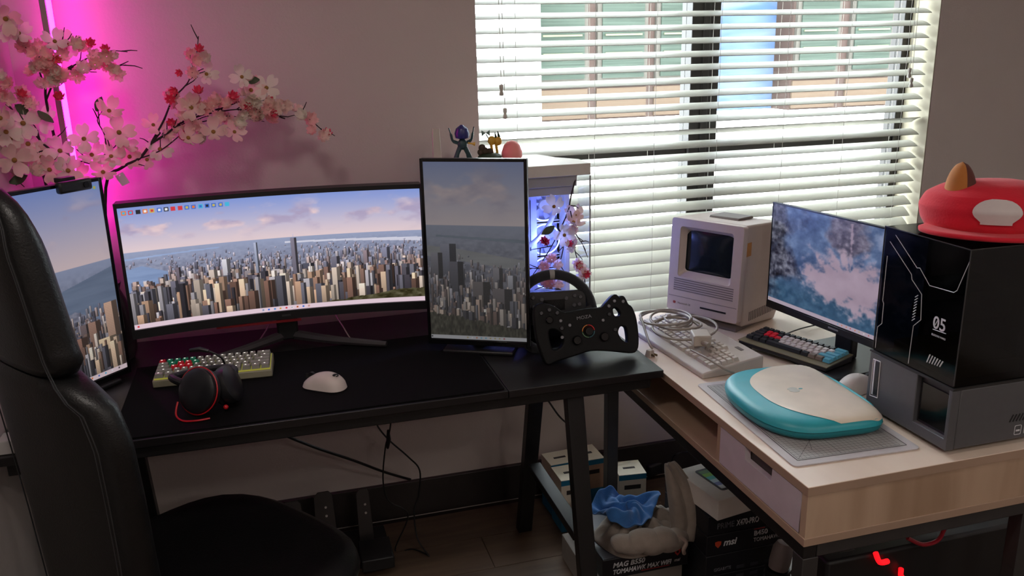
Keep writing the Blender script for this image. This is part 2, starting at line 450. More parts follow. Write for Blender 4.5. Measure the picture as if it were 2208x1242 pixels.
def paint_city(w, h, hz, seed, water=(), towers=(), park=None, n=900, vmin=.5, cloud_v=.2, nob=()):
    g = np.random.default_rng(seed)
    U, V = np.meshgrid((np.arange(w) + .5) / w, (np.arange(h) + .5) / h)
    def C(*c): return np.array(c, float)
    img = np.zeros((h, w, 3))
    t = np.clip(V / hz, 0, 1)[..., None]
    img[:] = C(128, 150, 214) * (1 - t) ** 1.2 + C(226, 204, 208) * (1 - (1 - t) ** 1.2)
    cl = fbm(w, h, 4 * w / h, 9, 5, seed + 1)
    m = np.clip((cl - .52) * 7, 0, 1) * np.exp(-((V - cloud_v) / .11) ** 2)
    sh = np.clip((fbm(w, h, 6 * w / h, 12, 4, seed + 2) - .4) * 3, 0, 1)
    ccol = C(238, 206, 205) * sh[..., None] + C(172, 158, 188) * (1 - sh[..., None])
    img = img * (1 - .85 * m[..., None]) + ccol * .85 * m[..., None]
    d = np.clip((V - hz) / (1 - hz), 0, 1)
    land = (C(150, 160, 190) * (1 - d[..., None]) + C(84, 72, 74) * d[..., None])
    gr = fbm(w, h, 40 * w / h, 60, 3, seed + 3)[..., None]
    land = land + (gr - .5) * 70 * np.clip(d * 3, 0, 1)[..., None]
    img = np.where((V > hz)[..., None], land, img)
    for poly, col in water:
        px, py = zip(*poly)
        inside = np.zeros((h, w), bool); j = len(poly) - 1
        for i in range(len(poly)):
            cond = ((py[i] > V) != (py[j] > V)) & (U < (px[j] - px[i]) * (V - py[i]) / (py[j] - py[i] + 1e-12) + px[i])
            inside ^= cond; j = i
        ww = fbm(w, h, 6 * w / h, 50, 3, seed + 5)[..., None]
        img = np.where(inside[..., None], C(*col) + (ww - .5) * 22, img)
    haze = C(168, 168, 198)
    def rect(u0, u1, v0, v1, col, lit, s):
        x0, x1, y0, y1 = int(u0 * w), max(int(u0 * w) + 1, int(u1 * w)), int(v0 * h), int(v1 * h)
        x0, x1, y0, y1 = max(0, x0), min(w, x1), max(0, y0), min(h, y1)
        if x1 <= x0 or y1 <= y0: return
        k = (np.arange(x1 - x0) / max(1, x1 - x0))[None, :, None]
        side = np.where(k < .58, lit, .48)
        win = 1 - .22 * s * ((np.arange(y1 - y0)[:, None, None] % 3 == 0) | (np.arange(x1 - x0)[None, :, None] % 3 == 0))
        vgr = np.linspace(1.12, .72, y1 - y0)[:, None, None]
        img[y0:y1, x0:x1] = np.clip(col * side * win * vgr, 6, 250)
    pal = [C(196, 158, 132), C(214, 184, 158), C(128, 96, 84), C(90, 86, 96), C(66, 62, 70), C(170, 164, 170), C(150, 116, 100), C(110, 108, 120), C(226, 206, 190)]
    L = []
    for _ in range(n):
        v = vmin + (1.04 - vmin) * g.random() ** .75; s = (v - hz) / (1 - hz); u = g.random()
        if any(a <= u <= b and c <= v <= e for a, b, c, e in nob): continue
        wd = (.0035 + .026 * s ** 1.2 * (0.35 + g.random())) * (1.0 if w > h else 2.0) * .9
        ht = (.008 + .34 * s ** 1.5 * g.random() ** 1.5) * (1.0 if w > h else .55)
        L.append((v, u, wd, ht, pal[g.integers(len(pal))], .8 + .4 * g.random()))
    for (u, v0, v1, wd, col) in towers: L.append((v1, u, wd, v1 - v0, C(*col), 1.1))
    for v, u, wd, ht, col, lit in sorted(L, key=lambda q: q[0]):
        s = np.clip((v - hz) / (1 - hz), 0, 1); k = s ** .75
        rect(u - wd / 2, u + wd / 2, v - ht, v, haze * (1 - k) + col * k, lit, s)
    if park:
        (u0, v0a, v0b) = park
        edge = v0a + (v0b - v0a) * (U - u0) / (1 - u0) + .04 * (fbm(w, h, 20, 8, 4, seed + 8) - .5)
        gg = fbm(w, h, 60, 40, 3, seed + 9)[..., None]
        img = np.where(((U > u0) & (V > edge))[..., None], C(70, 66, 44) + (gg - .5) * 90, img)
    return img
def icons(img, spots, size, seed):
    g = np.random.default_rng(seed); h, w, _ = img.shape
    pal = [(210, 60, 70), (60, 110, 200), (235, 235, 240), (40, 40, 48), (230, 120, 40), (70, 180, 220), (200, 180, 90)]
    for i, (u, v) in enumerate(spots):
        x, y = int(u * w), int(v * h); s = max(2, int(size * h)); s2 = max(2, s)
        c = pal[g.integers(len(pal))]; c2 = pal[g.integers(len(pal))]
        img[y:y + s, x:x + s2] = c
        img[y + s // 4:y + s - s // 4, x + s2 // 4:x + s2 - s2 // 4] = c2
def taskbar(img, frac, col, seed, u0=.35, u1=.62, n=10):
    h, w, _ = img.shape; y0 = int(h * (1 - frac))
    img[y0:] = col
    icons(img, [(u0 + (u1 - u0) * i / (n - 1), 1 - frac * .75) for i in range(n)] + [(.01, 1 - frac * .75)], frac * .45, seed)
def paint_falls(w, h, seed=31):
    U, V = np.meshgrid(np.linspace(0, 1, w), np.linspace(0, 1, h))
    a, b, c, d = fbm(w, h, 6, 4, 6, seed), fbm(w, h, 12, 9, 6, seed + 1), fbm(w, h, 34, 26, 5, seed + 2), fbm(w, h, 60, 10, 4, seed + 3)
    C = lambda *q: np.array(q, float)
    mix = lambda im, col, k: im * (1 - k[..., None]) + col * k[..., None]
    img = C(92, 118, 164) + (b - .5)[..., None] * 110 + (c - .5)[..., None] * 50
    img = mix(img, C(44, 92, 126) + ((c - .5) * 60)[..., None], .8 * np.clip((V - .58) * 4, 0, 1))
    rock = np.clip((.24 + .5 * (a - .5) - .25 * np.clip(V - .55, 0, 1) - U) * 7, 0, 1)
    rc = C(74, 76, 96) + ((c - .5) * 210 + (d - .5) * 90)[..., None]
    img = mix(img, rc, rock)
    k2 = np.clip((1 - (((U - .55) / .16) ** 2 + ((V - .14) / .20) ** 2)) * 2 + (b - .5) * 3, 0, 1) * .8
    img = mix(img, C(116, 100, 116) + ((c - .5) * 150)[..., None], k2)
    ice = np.clip((c - .5) * 6 + (b - .5) * 4, 0, 1) * np.clip((U - .66) * 4, 0, 1) * np.clip(1.1 - V, 0, 1)
    img = mix(img, C(192, 190, 214), ice)
    th = np.arctan2((V - .62) * .6, U - .57); rr = np.hypot((U - .57), (V - .62) * .85)
    spike = .5 + .5 * np.sin(th * 13 + 9 * a) 
    edge = .27 + .09 * spike * (th < 0) + .20 * (b - .5) + .22 * (c - .5) + .05 * np.cos(2 * th)
    m = np.clip((edge - rr) * 9, 0, 1)
    m4 = np.clip((.016 + .01 * (c - .5) * 3 - np.abs(U - .565 - .02 * (V - .1))) * 90, 0, 1) * (V > .02) * (V < .45)
    img = mix(img, C(190, 164, 184) + ((b - .5) * 26)[..., None], np.maximum(m * .97, m4 * .8) * (1 - .9 * rock))
    return np.clip(img, 10, 240)
def screen_mesh(name, img, surf, gain=1.0, sat=1.0, lift=0.0, rough=.35):
    """dense panel: surf(u,v)->xyz, colour per vertex from img (top row first)"""
    h, w, _ = img.shape
    c = np.clip(img, 0, 255) / 255.0
    c = np.where(c <= .04045, c / 12.92, ((c + .055) / 1.055) ** 2.4)
    lum = c.mean(axis=2, keepdims=True); c = lum + (c - lum) * sat
    c = np.clip(c * gain + lift, 0, 4)
    U, V = np.meshgrid(np.linspace(0, 1, w), np.linspace(0, 1, h))
    P = surf(U, V)
    me = bpy.data.meshes.new(name)
    idx = np.arange(w * h).reshape(h, w)
    quads = np.stack([idx[1:, :-1], idx[1:, 1:], idx[:-1, 1:], idx[:-1, :-1]], -1).reshape(-1, 4)
    me.vertices.add(w * h); me.vertices.foreach_set('co', np.stack(P, -1).reshape(-1).astype(np.float32))
    me.loops.add(quads.size); me.loops.foreach_set('vertex_index', quads.reshape(-1).astype(np.int32))
    me.polygons.add(len(quads)); me.polygons.foreach_set('loop_start', np.arange(0, quads.size, 4, dtype=np.int32))
    me.update(calc_edges=True)
    at_ = me.color_attributes.new('picture', 'FLOAT_COLOR', 'POINT')
    at_.data.foreach_set('color', np.concatenate([c, np.ones((h, w, 1))], -1).reshape(-1).astype(np.float32))
    m = bpy.data.materials.new(name + '_display'); m.use_nodes = True
    n, l = m.node_tree.nodes, m.node_tree.links
    b = n['Principled BSDF']
    ca = n.new('ShaderNodeVertexColor'); ca.layer_name = 'picture'
    b.inputs['Base Color'].default_value = (.012, .012, .014, 1); b.inputs['Roughness'].default_value = rough; b.inputs['Specular IOR Level'].default_value = .35
    l.new(ca.outputs[0], b.inputs['Emission Color']); b.inputs['Emission Strength'].default_value = 0.74
    me.materials.append(m); me.validate(); me.update()
    return me
# ------------------------------------------------------------------ common finishes
blk = mat('black_plastic', (22, 22, 24), .45)
blk2 = mat('black_satin', (30, 30, 33), .35)
blk_gloss = mat('black_gloss', (14, 14, 16), .15)
metal_blk = mat('black_powder_metal', (28, 27, 28), .4, .2, bump=(400, .1))
white_pl = mat('white_plastic', (226, 222, 216), .4)
grey_txt = mat('pale_print', (196, 196, 200), .6)
red_pl = mat('red_plastic', (196, 26, 36), .4)
DZ, DY0, DY1, DX0, DX1 = 0.765, 1.885, 2.60, -0.635, 0.935

# black desk
desk = thing('desk', 'long black desk with splayed metal legs carrying the three city monitors', 'desk', (0, 0, 0))
desk_m = mat('black_desk_laminate', (26, 24, 26), .33, noise=(5, .12), stretch=(1, 7, 1), bump=(30, .04))
MB().bb(DX0, .515, DY0, DY1, DZ - .02, DZ).build('tabletop', desk_m, desk, bevel=.0015)
MB().bb(.5165, DX1, DY0, DY1, DZ - .02, DZ).build('tabletop', desk_m, desk, bevel=.0015)
MB().bb(DX0 + .03, DX1 - .03, DY0 + .012, DY0 + .042, DZ - .05, DZ - .021).build('front_rail', metal_blk, desk, bevel=.003)
MB().bb(DX0 + .03, DX1 - .03, DY1 - .07, DY1 - .04, DZ - .05, DZ - .021).build('back_rail', metal_blk, desk, bevel=.003)
for x in (-.42, .709):
    def leg(y0, y1):
        s = MB(); w2 = .023
        vs = [(x - w2, y0 - .018, DZ - .05), (x + w2, y0 - .018, DZ - .05), (x + w2, y0 + .018, DZ - .05), (x - w2, y0 + .018, DZ - .05),
              (x - w2, y1 - .018, .013), (x + w2, y1 - .018, .013), (x + w2, y1 + .018, .013), (x - w2, y1 + .018, .013)]
        s.add(vs, [(0, 1, 2, 3), (7, 6, 5, 4), (0, 4, 5, 1), (1, 5, 6, 2), (2, 6, 7, 3), (3, 7, 4, 0)])
        s.build('leg', metal_blk, desk, bevel=.002)
    leg(1.955, 1.80); leg(2.25, 2.44)
    MB().bb(x - .02, x + .02, 1.90, 2.31, .30, .325).build('cross_bar', metal_blk, desk, bevel=.002)
mat_m = mat('desk_mat_cloth', (8, 7, 9), .85, noise=(300, .15), spec=.15)
tag(MB().bb(-.395, .508, 1.895, 2.36, DZ + .0005, DZ + .004).build('desk_mat', mat_m, bevel=.001), 'wide black cloth desk mat under the keyboard and mouse', 'desk mat')
tag(MB().frustum(-.62, -.535, 1.90, 1.96, DZ + .0005, DZ + .03, .004).build('storage_box', mat('pale_grey_plastic', (188, 186, 184), .4), bevel=.002), 'small pale grey box on the desk left of the chair', 'box')

# ultrawide curved monitor
def bezel_taskbar(col): return col
uw = thing('ultrawide_monitor', 'wide curved monitor showing a long city skyline in the middle of the desk', 'monitor', (0.007, 2.40, DZ))
HW, Z0, Z1, SAG = .40, .088, .452, .045
def ybow(x): return -SAG * (x / HW) ** 2
img = paint_city(620, 266, .36, 11, water=[([(0, .50), (.05, .48), (.14, .56), (.13, .72), (.06, .78), (0, .82)], (128, 148, 186)), ([(.52, .395), (1, .42), (1, .455), (.7, .42), (.52, .41)], (206, 206, 222)), ([(0, .41), (.3, .39), (.3, .40), (0, .425)], (150, 168, 206))],
                 towers=[(.42, .385, .74, .013, (150, 158, 176)), (.55, .37, .93, .02, (116, 110, 124)), (.55, .335, .40, .003, (130, 126, 140)), (.16, .53, .75, .016, (78, 64, 66)), (.315, .50, .76, .026, (206, 202, 200)), (.27, .58, .86, .028, (196, 176, 158)), (.215, .66, .90, .036, (50, 46, 52)), (.595, .60, .80, .04, (44, 44, 52)), (.60, .60, .93, .004, (210, 200, 196)), (.69, .56, .76, .03, (80, 76, 84)), (.80, .52, .74, .022, (120, 96, 92)), (.87, .5, .7, .03, (96, 96, 110)), (.49, .63, .88, .045, (170, 160, 158)), (.39, .62, .82, .03, (120, 110, 108)), (.12, .74, .93, .014, (196, 96, 60)), (.74, .62, .86, .02, (186, 160, 140))],
                 park=(.58, .97, .86), n=2300, vmin=.43, cloud_v=.17, nob=((0, .13, .5, .72),))
taskbar(img, .04, (222, 198, 210), 3, .42, .58, 9)
icons(img, [(.012 + .0215 * i, .03) for i in range(16)], .036, 5)
bz = .0075
def surf(U, V):
    x = (U * 2 - 1) * (HW - bz); return x, -SAG * (x / HW) ** 2 - .0005, Z1 - .012 - V * (Z1 - Z0 - .036)
sc_o = link('screen', screen_mesh('ultrawide_panel', img, surf, .95), uw)
def shell(x0, x1, z0, z1, y0, y1, N=24):
    s = MB()
    s.grid(lambda u, v: (x0 + (x1 - x0) * u, ybow(x0 + (x1 - x0) * u) + (y0, y0, y1, y1)[int(round(v * 3))] if True else 0, (z0, z1, z1, z0)[int(round(v * 3))]), N, 4, cv=False)
    k = [((x0 + (x1 - x0) * i / (N - 1)), ybow(x0 + (x1 - x0) * i / (N - 1))) for i in range(N)]
    for i in range(N - 1):
        a, b = k[i], k[i + 1]
        s.add([(a[0], a[1] + y0, z0), (b[0], b[1] + y0, z0), (b[0], b[1] + y1, z0), (a[0], a[1] + y1, z0)], [(0, 1, 2, 3)])
    for x, yb in (k[0], k[-1]): s.add([(x, yb + y0, z0), (x, yb + y0, z1), (x, yb + y1, z1), (x, yb + y1, z0)], [(0, 1, 2, 3)])
    return s
shell(-HW, HW, Z0, Z1, .002, .05).build('back_shell', blk, uw)
shell(-HW, HW, Z1 - .0115, Z1 + .001, -.004, .002).build('bezel', blk2, uw)
shell(-HW, HW, Z0 - .001, Z0 + .0235, -.006, .002).build('bezel', blk2, uw)
for s in (-1, 1): shell(min(s * HW, s * (HW - bz)), max(s * HW, s * (HW - bz)), Z0, Z1, -.004, .002, 3).build('bezel', blk2, uw)
MB().bb(-.03, .03, .03, .075, .012, .30).build('stand_post', blk, uw, bevel=.006)
for s in (-1, 1):
    p = [(0, .06, .023), (s * .12, -.03, .019), (s * .265, -.105, .0135)]
    MB().tube(smooth_path(p, 5), [.017 - .0009 * i for i in range(11)], 8).build('stand_foot', mat('grey_stand', (58, 54, 56), .4), uw)
MB().bb(-.19, .04, -.012, -.006, .080, .086).build('red_accent', mat('dim_red', (120, 16, 24), .4), uw)
MB().bb(-.012, .012, -.0072, -.006, Z0 + .008, Z0 + .013).build('maker_badge', mat('dark_logo', (60, 60, 62), .4), uw)

# portrait monitors
def portrait(name, label, P, ex, Wd, Ht, img, gain, sat, lift, bz=.0085):
    root = thing(name, label, 'monitor', M=frame(P, ex, (0, 0, 1)))      # local: x along width, y up, z towards the viewer
    MB().bb(0, Wd, 0, Ht, -.018, 0).build('panel_frame', blk2, root, bevel=.003)
    MB().bb(.04, Wd - .04, .08, Ht - .08, -.04, -.018).build('back_shell', blk, root, bevel=.01)
    def sf(U, V): return bz + U * (Wd - 2 * bz), Ht - bz - V * (Ht - 2 * bz - .008), U * 0 + .0006
    link('screen', screen_mesh(name + '_panel', img, sf, gain, sat, lift), root)
    for x0, x1, y0, y1 in ((0, bz, 0, Ht), (Wd - bz, Wd, 0, Ht), (bz, Wd - bz, Ht - bz, Ht), (bz, Wd - bz, 0, bz + .006)):
        MB().bb(x0, x1, y0, y1, .0002, .003).build('bezel', blk_gloss, root, bevel=.0008)
    return root
def add_stand(root, Wd, drop):
    MB().bb(Wd / 2 - .025, Wd / 2 + .025, -drop + .012, .26, -.07, -.04).build('stand_post', blk, root, bevel=.004)
    MB().bb(Wd / 2 - .10, Wd / 2 + .10, -drop + .0008, -drop + .012, -.12, .02).build('stand_base', blk, root, bevel=.004)
W1, H1 = .288, .517
imgR = paint_city(190, 350, .345, 23, water=[([(0, .46), (.3, .475), (1, .535), (1, .60), (.5, .555), (0, .52)], (150, 152, 156)), ([(.1, .40), (1, .42), (1, .44), (.1, .41)], (120, 138, 160))],
                  towers=[(.22, .45, .63, .16, (92, 96, 112)), (.1, .5, .65, .12, (96, 90, 92)), (.3, .55, .75, .14, (64, 62, 70)), (.72, .58, .72, .1, (120, 112, 112)), (.76, .70, .9, .2, (104, 92, 92)), (.86, .62, .74, .08, (170, 170, 176)), (.55, .66, .86, .18, (100, 88, 84))],
                  park=(0.0, .84, .93), n=900, vmin=.52, cloud_v=.15, nob=((.45, 1, .5, .58),))
taskbar(imgR, .022, (205, 205, 212), 9, .38, .76, 9)
PR = Vector((.384, 2.238, .787)); PRx = Vector((.250, -.128, 0))
mR = portrait('portrait_monitor', 'upright portrait monitor with a dim grey skyline beside the white computer case', PR, PRx, W1, H1, imgR, .26, .65, .012)
add_stand(mR, W1, .787 - DZ)
imgL = paint_city(190, 350, .40, 37, water=[([(.30, .52), (1, .44), (1, .66), (.8, .70), (.55, .62), (.38, .64), (.28, .60)], (112, 126, 152))],
                  towers=[(.92, .62, .92, .14, (200, 160, 134)), (.72, .70, .9, .13, (150, 112, 92)), (.84, .80, .95, .2, (220, 190, 156)), (.55, .76, .93, .16, (140, 100, 84)), (.4, .64, .75, .08, (214, 180, 160)), (.62, .70, .86, .1, (96, 78, 74))], n=620, vmin=.66, cloud_v=.2, nob=((.3, 1, .45, .66),))
taskbar(imgL, .024, (228, 206, 214), 15, .30, .9, 9)
icons(imgL, [(.93, .02)], .02, 4)
PLx = Vector((math.sin(math.radians(41.7)), math.cos(math.radians(41.7)), 0))
PL = Vector((-.404, 2.312, .777)) - PLx * W1
mL = portrait('portrait_monitor', 'upright portrait monitor with river skyline at the left edge behind the chair', PL, PLx, W1, H1, imgL, .58, 1.0, .004)
add_stand(mL, W1, .777 - DZ)
wc = thing('webcam', 'small black webcam clipped on top of the left portrait monitor', 'webcam', M=frame(PL + PLx * (W1 * .70) + Vector((0, 0, H1)), PLx, (0, 0, 1)))
MB().bb(-.045, .045, -.022, .006, .0035, .022).build('body', blk2, wc, bevel=.006, seg=3)
MB().cyl((.026, -.008, .0225), .0075, .004, 'z', 20).build('lens', blk_gloss, wc)
MB().bb(-.02, .02, .0005, .012, -.03, -.004).build('clip', blk, wc, bevel=.002)
# ------------------------------------------------------------------ keyboards
R60 = [[1] * 13 + [2], [1.5] + [1] * 12 + [1.5], [1.75] + [1] * 11 + [2.25], [2.25] + [1] * 10 + [2.75], [1.25] * 3 + [6.25] + [1.25] * 4]
KEYME = {}
def key_mesh(w, m, unit, h, tag_):
    k = (round(w, 2), m.name, tag_)
    if k not in KEYME:
        s = MB().frustum(.0006, w * unit - .0012, .0006, unit - .0012, 0, h, unit * .11)
        KEYME[k] = s.mesh('key', m)
    return KEYME[k]
def lay_keys(root, rows, unit, x0, y0, zf, mf, h=.009, lf=None, slope=0.0, tag_='', gap=0):
    for r, row_ in enumerate(rows):
        x = x0
        for c, w_ in enumerate(row_):
            if w_ > 0:
                y = y0 - r * unit
                M = T(x, y, zf(y + unit / 2)) @ Rx(slope)
                k = link('key', key_mesh(w_, mf(r, c, len(row_)), unit, h, tag_), root, M)
                if lf and lf(r, c): link('legend', lf(r, c), k, T(w_ * unit / 2 - .002, unit * .6, h + .0003))
            x += abs(w_) * unit
# pale gaming keyboard
a, b = at(330, 838, Z=DZ + .004), at(590, 812, Z=DZ + .004)
kx = (b - a).normalized()
kb = thing('gaming_keyboard', 'compact pale grey keyboard with red and green keys on the black desk mat', 'keyboard', M=frame(Vector((a.x, a.y, DZ + .0042)), kx, (0, 0, 1)) @ Rx(-math.pi / 2))
k_grey, k_red, k_green = mat('key_grey', (152, 150, 142), .45), mat('key_red', (226, 28, 52), .45), mat('key_green', (24, 148, 112), .45)
case_m = mat('cream_case', (150, 146, 124), .45)
sl = math.radians(5)
MB().prism([(0, 0), (.105, 0), (.105, .030), (.0, .020)], 0, .294, 'x').build('case', case_m, kb, bevel=.003)
MB().bb(.004, .290, .004, .101, .0205, .0215, Rx(sl)).build('backlight_plate', mat('yellow_glow', (190, 190, 90), .5, emit=(230, 226, 90), estr=.12), kb)
leg_me = MB().box((0, 0, 0), (.004, .0016, .0004)).mesh('legend', mat('legend_glow', (240, 240, 235), .5, emit=(255, 250, 240), estr=.9))
def kcol(r, c, n):
    if (r, c) == (0, 0) or (r, c) in ((1, 2), (2, 1), (2, 2), (2, 3), (1, 3)): return k_red
    if (r == 0 and 1 <= c <= 4) or (r, c) in ((1, 4), (1, 1)): return k_green
    return k_grey
lay_keys(kb, R60, .0190, .0045, .0815, lambda y: .0225 + y * math.tan(sl), kcol, .010, lambda r, c: leg_me, sl, 'g')
cb = lambda pts, r, name, label, m=None, k=7: tag(MB().tube(smooth_path(pts, k), r, 8).build(name, m or blk), label, 'cable')
grey_cable = mat('grey_cable', (150, 140, 136), .6)
cb([at(448, 783, Z=DZ + .026), at(500, 765, Z=DZ + .008), at(545, 748, Z=DZ + .008), at(572, 715, Z=DZ + .01), at(590, 693, Z=DZ + .02) + Vector((0, .05, 0))], .0022, 'keyboard_cable', 'grey keyboard cable bending back under the curved monitor', grey_cable)
cb([at(757, 732, Z=DZ + .006), at(742, 708, Z=DZ + .02), at(728, 684, Z=DZ + .06) + Vector((0, .08, 0)), Vector((.2, 2.56, DZ + .12))], .002, 'monitor_cable', 'thin grey cable dropping behind the right half of the curved monitor', grey_cable)

# headset
hc = at(432, 852, Z=DZ + .045)
hs = thing('headset', 'black gaming headset with red trim lying across the pale keyboard', 'headset', (hc.x, hc.y - .01, DZ + .004))
def cup(c, ax, r, d, name):
    M = frame(c, Vector(ax).orthogonal(), Vector(ax).cross(Vector(ax).orthogonal()))
    p = [(.3 * r, d * .5), (.75 * r, d * .44), (.95 * r, d * .28), (r, 0), (.97 * r, -d * .3), (.8 * r, -d * .5), (.3 * r, -d * .45)]
    return MB().lathe(p[::-1], 32, M).build(name, blk2, hs), M
c1, M1 = cup((0, 0, .056), (-.55, -.70, .35), .054, .04, 'ear_cup')
c2, M2 = cup((.066, .03, .051), (.75, -.2, .3), .048, .036, 'ear_cup')
MB().tube([M1 @ Vector(q + (.004,)) for q in circle(0, 0, .0555, 40)], .0016, 6, True).build('red_trim', red_pl, hs)
for M_ in (M1, M2):
    MB().tube([M_ @ Vector(q + (-.022,)) for q in circle(0, 0, .033, 28)], .011, 8, True).build('ear_cushion', mat('cushion_leather', (20, 20, 22), .55, bump=(300, .3)), hs)
MB().tube(smooth_path([(-.015, .02, .06), (-.06, .05, .075), (-.055, .11, .06), (.02, .13, .06), (.075, .10, .065), (.072, .045, .06)], 6), .009, 10).build('headband', blk, hs)
mp = [Vector((.052, .028, .075)), at(487, 800, Y=2.16) - Vector(hs.location), at(478, 772, Y=2.17) - Vector(hs.location), at(450, 757, Y=2.175) - Vector(hs.location)]
MB().tube(smooth_path(mp, 6), .0026, 8).build('microphone_boom', blk, hs)
MB().tube([mp[-1], at(430, 753, Y=2.18) - Vector(hs.location), at(409, 756, Y=2.185) - Vector(hs.location)], [.0045, .0068, .005], 10).build('microphone', blk, hs)
MB().tube(smooth_path([(-.05, .0, .035), (-.055, -.02, .012), (-.04, -.042, .004), (-.01, -.052, .004), (.02, -.048, .004)], 6), .0022, 6).build('red_cable', red_pl, hs)
MB().ball((.055, -.012, .012), .006, 10, 6).build('red_trim', red_pl, hs)

# mice
def mouse(name, label, P, ang, m, L=.118, Wd=.064, H=.039, logo=True):
    root = thing(name, label, 'mouse', (P.x, P.y, P.z), ang)        # local +y is the front
    def fn(u, v):
        a = 2 * math.pi * u; r = min(1, v * 1.0)
        ex_, ey_ = math.copysign(abs(math.cos(a)) ** .8, math.cos(a)), math.copysign(abs(math.sin(a)) ** .8, math.sin(a))
        x, y = ex_ * r, ey_ * r
        waist = 1 - .10 * math.cos(math.pi * y)* (abs(x)) 
        hz = (1 - r ** 2.6) ** .55 * (1 - .30 * max(0, y + .25) ** 1.5)
        return (x * Wd / 2 * (waist + .05), y * L / 2, .002 + H * hz if v > 0 else .002 + H)
    s = MB().grid(fn, 40, 16, cu=True)
    s.grid(lambda u, v: (math.copysign(abs(math.cos(2 * math.pi * u)) ** .8, math.cos(2 * math.pi * u)) * Wd / 2 * .94 * v, math.copysign(abs(math.sin(2 * math.pi * u)) ** .8, math.sin(2 * math.pi * u)) * L / 2 * .98 * v, .0006), 40, 3, cu=True)
    s.build('body', m, root)
    MB().bb(-.0006, .0006, L * .12, L * .46, H * .45, H * .78).build('button_split', mat('dark_gap', (40, 38, 38), .6), root)
    MB().cyl((0, L * .30, H * .70), .009, .007, 'x', 18).build('scroll_wheel', blk, root)
    return root
m1 = mouse('gaming_mouse', 'white wireless mouse resting on the black desk mat', Vector((.082, 2.05, DZ + .0045)), math.radians(52), mat('mouse_white', (214, 202, 196), .5))
text('G', .020, blk, m1, T(.006, -.030, .0385) @ Rz(math.pi) @ Rx(-.12), depth=.0012)
m2 = mouse('office_mouse', 'pale rounded mouse beside the dark resin printer', at(1850, 828, Z=.765) * 1.0 - Vector((0, 0, .0145)), math.radians(-78), mat('mouse_cream', (206, 196, 188), .45), .112, .066, .04)

# ------------------------------------------------------------------ racing wheels
wb = thing('racing_wheel_base', 'round leather racing wheel with button plate on its motor base', 'steering wheel', (.735, 2.20, DZ))
MB().bb(-.065, .065, .0, .115, .001, .125).build('motor_housing', blk, wb, bevel=.012, seg=3)
C0 = at(1193, 677, Y=2.14); NW = Vector((-.16, -1, .22)).normalized()
FW = frame(C0 - Vector(wb.location), Vector((1, -.16, 0)), Vector((0, .2, 1)))
MB().tube([FW @ Vector((0, 0, -.005)), FW @ Vector((0, 0, -.075))], .022, 16).build('shaft', metal_blk, wb)
MB().tube([FW @ Vector(q + (0,)) for q in circle(0, 0, .110, 56)], .0142, 14, True).build('rim', mat('black_suede', (26, 27, 32), .85, bump=(500, .4), sheen=.3), wb)
MB().tube([FW @ Vector((.110 * math.sin(a), .110 * math.cos(a), 0)) for a in (-.06, -.02, .02, .06)], .0149, 14).build('centre_stripe', mat('pale_stripe', (150, 146, 142), .7), wb)
link('button_plate', curve_mesh('button_plate', blk2, [rrect(-.088, .088, -.030, .058, .022)], .014, .002), wb, FW @ T(0, .005, .012))
for s in (-1, 1):
    MB().tube([FW @ Vector((s * .075, 0, .006)), FW @ Vector((s * .106, .01, .002))], .017, 10).build('spoke', blk2, wb)
    for i, (bx, by) in enumerate(((.074, .046), (.058, .050), (.07, .026), (.056, .024), (.075, .006), (.034, .044))):
        MB().lathe([(.0058, 0), (.0058, .005), (.0045, .0065)], 14, FW @ T(s * bx, by, .0195)).build('button', mat('button_grey', (70, 70, 74), .4), wb)
MB().bb(-.03, .03, .012, .042, .0195, .021, FW).build('display', blk_gloss, wb)
text('MOZA', .009, grey_txt, wb, FW @ T(-.022, .018, .0212), depth=.0003)

P0 = Vector((.80, 2.000, .771)); NF = Vector((-.10, -1, .30)).normalized()
FWf = frame(P0, Vector((1, -.10, 0)), NF.cross(Vector((1, -.10, 0))))
fwi = FWf.inverted()
def zf(x, y):
    p = fwi @ onplane(1100 + x / 4.6, 540 + y / 4.6, P0, FWf.to_3x3() @ Vector((0, 0, 1)))
    return (p.x, p.y)
def soft(pts, k=4): return [(p.x, p.y) for p in smooth_path([Vector((a_, b_, 0)) for a_, b_ in pts], k, True)]
outl = [(252, 600), (262, 760), (285, 900), (345, 1075), (385, 1122), (470, 1085), (650, 1030), (800, 985), (1000, 988), (1180, 1006), (1250, 985), (1265, 880), (1245, 690), (1205, 575), (1165, 540), (1130, 472), (1105, 465), (1088, 488), (1052, 450), (1015, 468), (950, 540), (905, 578), (740, 592), (545, 630), (450, 575), (370, 545), (300, 540)]
holes = [[(1012, 575), (1060, 560), (1105, 610), (1100, 655), (1050, 668), (1018, 640)], [(1088, 745), (1130, 740), (1165, 770), (1182, 890), (1165, 928), (1110, 900), (1075, 855), (1062, 800)], [(372, 800), (430, 770), (500, 800), (545, 880), (525, 960), (445, 1008), (395, 950)]]
fw = thing('formula_wheel', 'black butterfly shaped racing wheel with dials leaning on the desk corner', 'steering wheel', M=FWf)
link('wheel_body', curve_mesh('wheel_body', mat('wheel_rubber', (10, 10, 11), .6, bump=(300, .1), spec=.25), [soft([zf(*p) for p in outl], 3)] + [soft([zf(*p) for p in h_], 4) for h_ in holes], .020, .004), fw, T(0, 0, -.014))
face_z = .0005
def dial(x, y, r, m, h=.008, name='dial'):
    p = zf(x, y); MB().lathe([(r, 0), (r, h * .6), (r * .8, h)], 20, T(p[0], p[1], face_z)).build(name, m, fw)
for x, y in ((660, 890), (930, 855), (775, 800)): dial(x, y, .0125, blk_gloss, .011)
p = zf(775, 800)
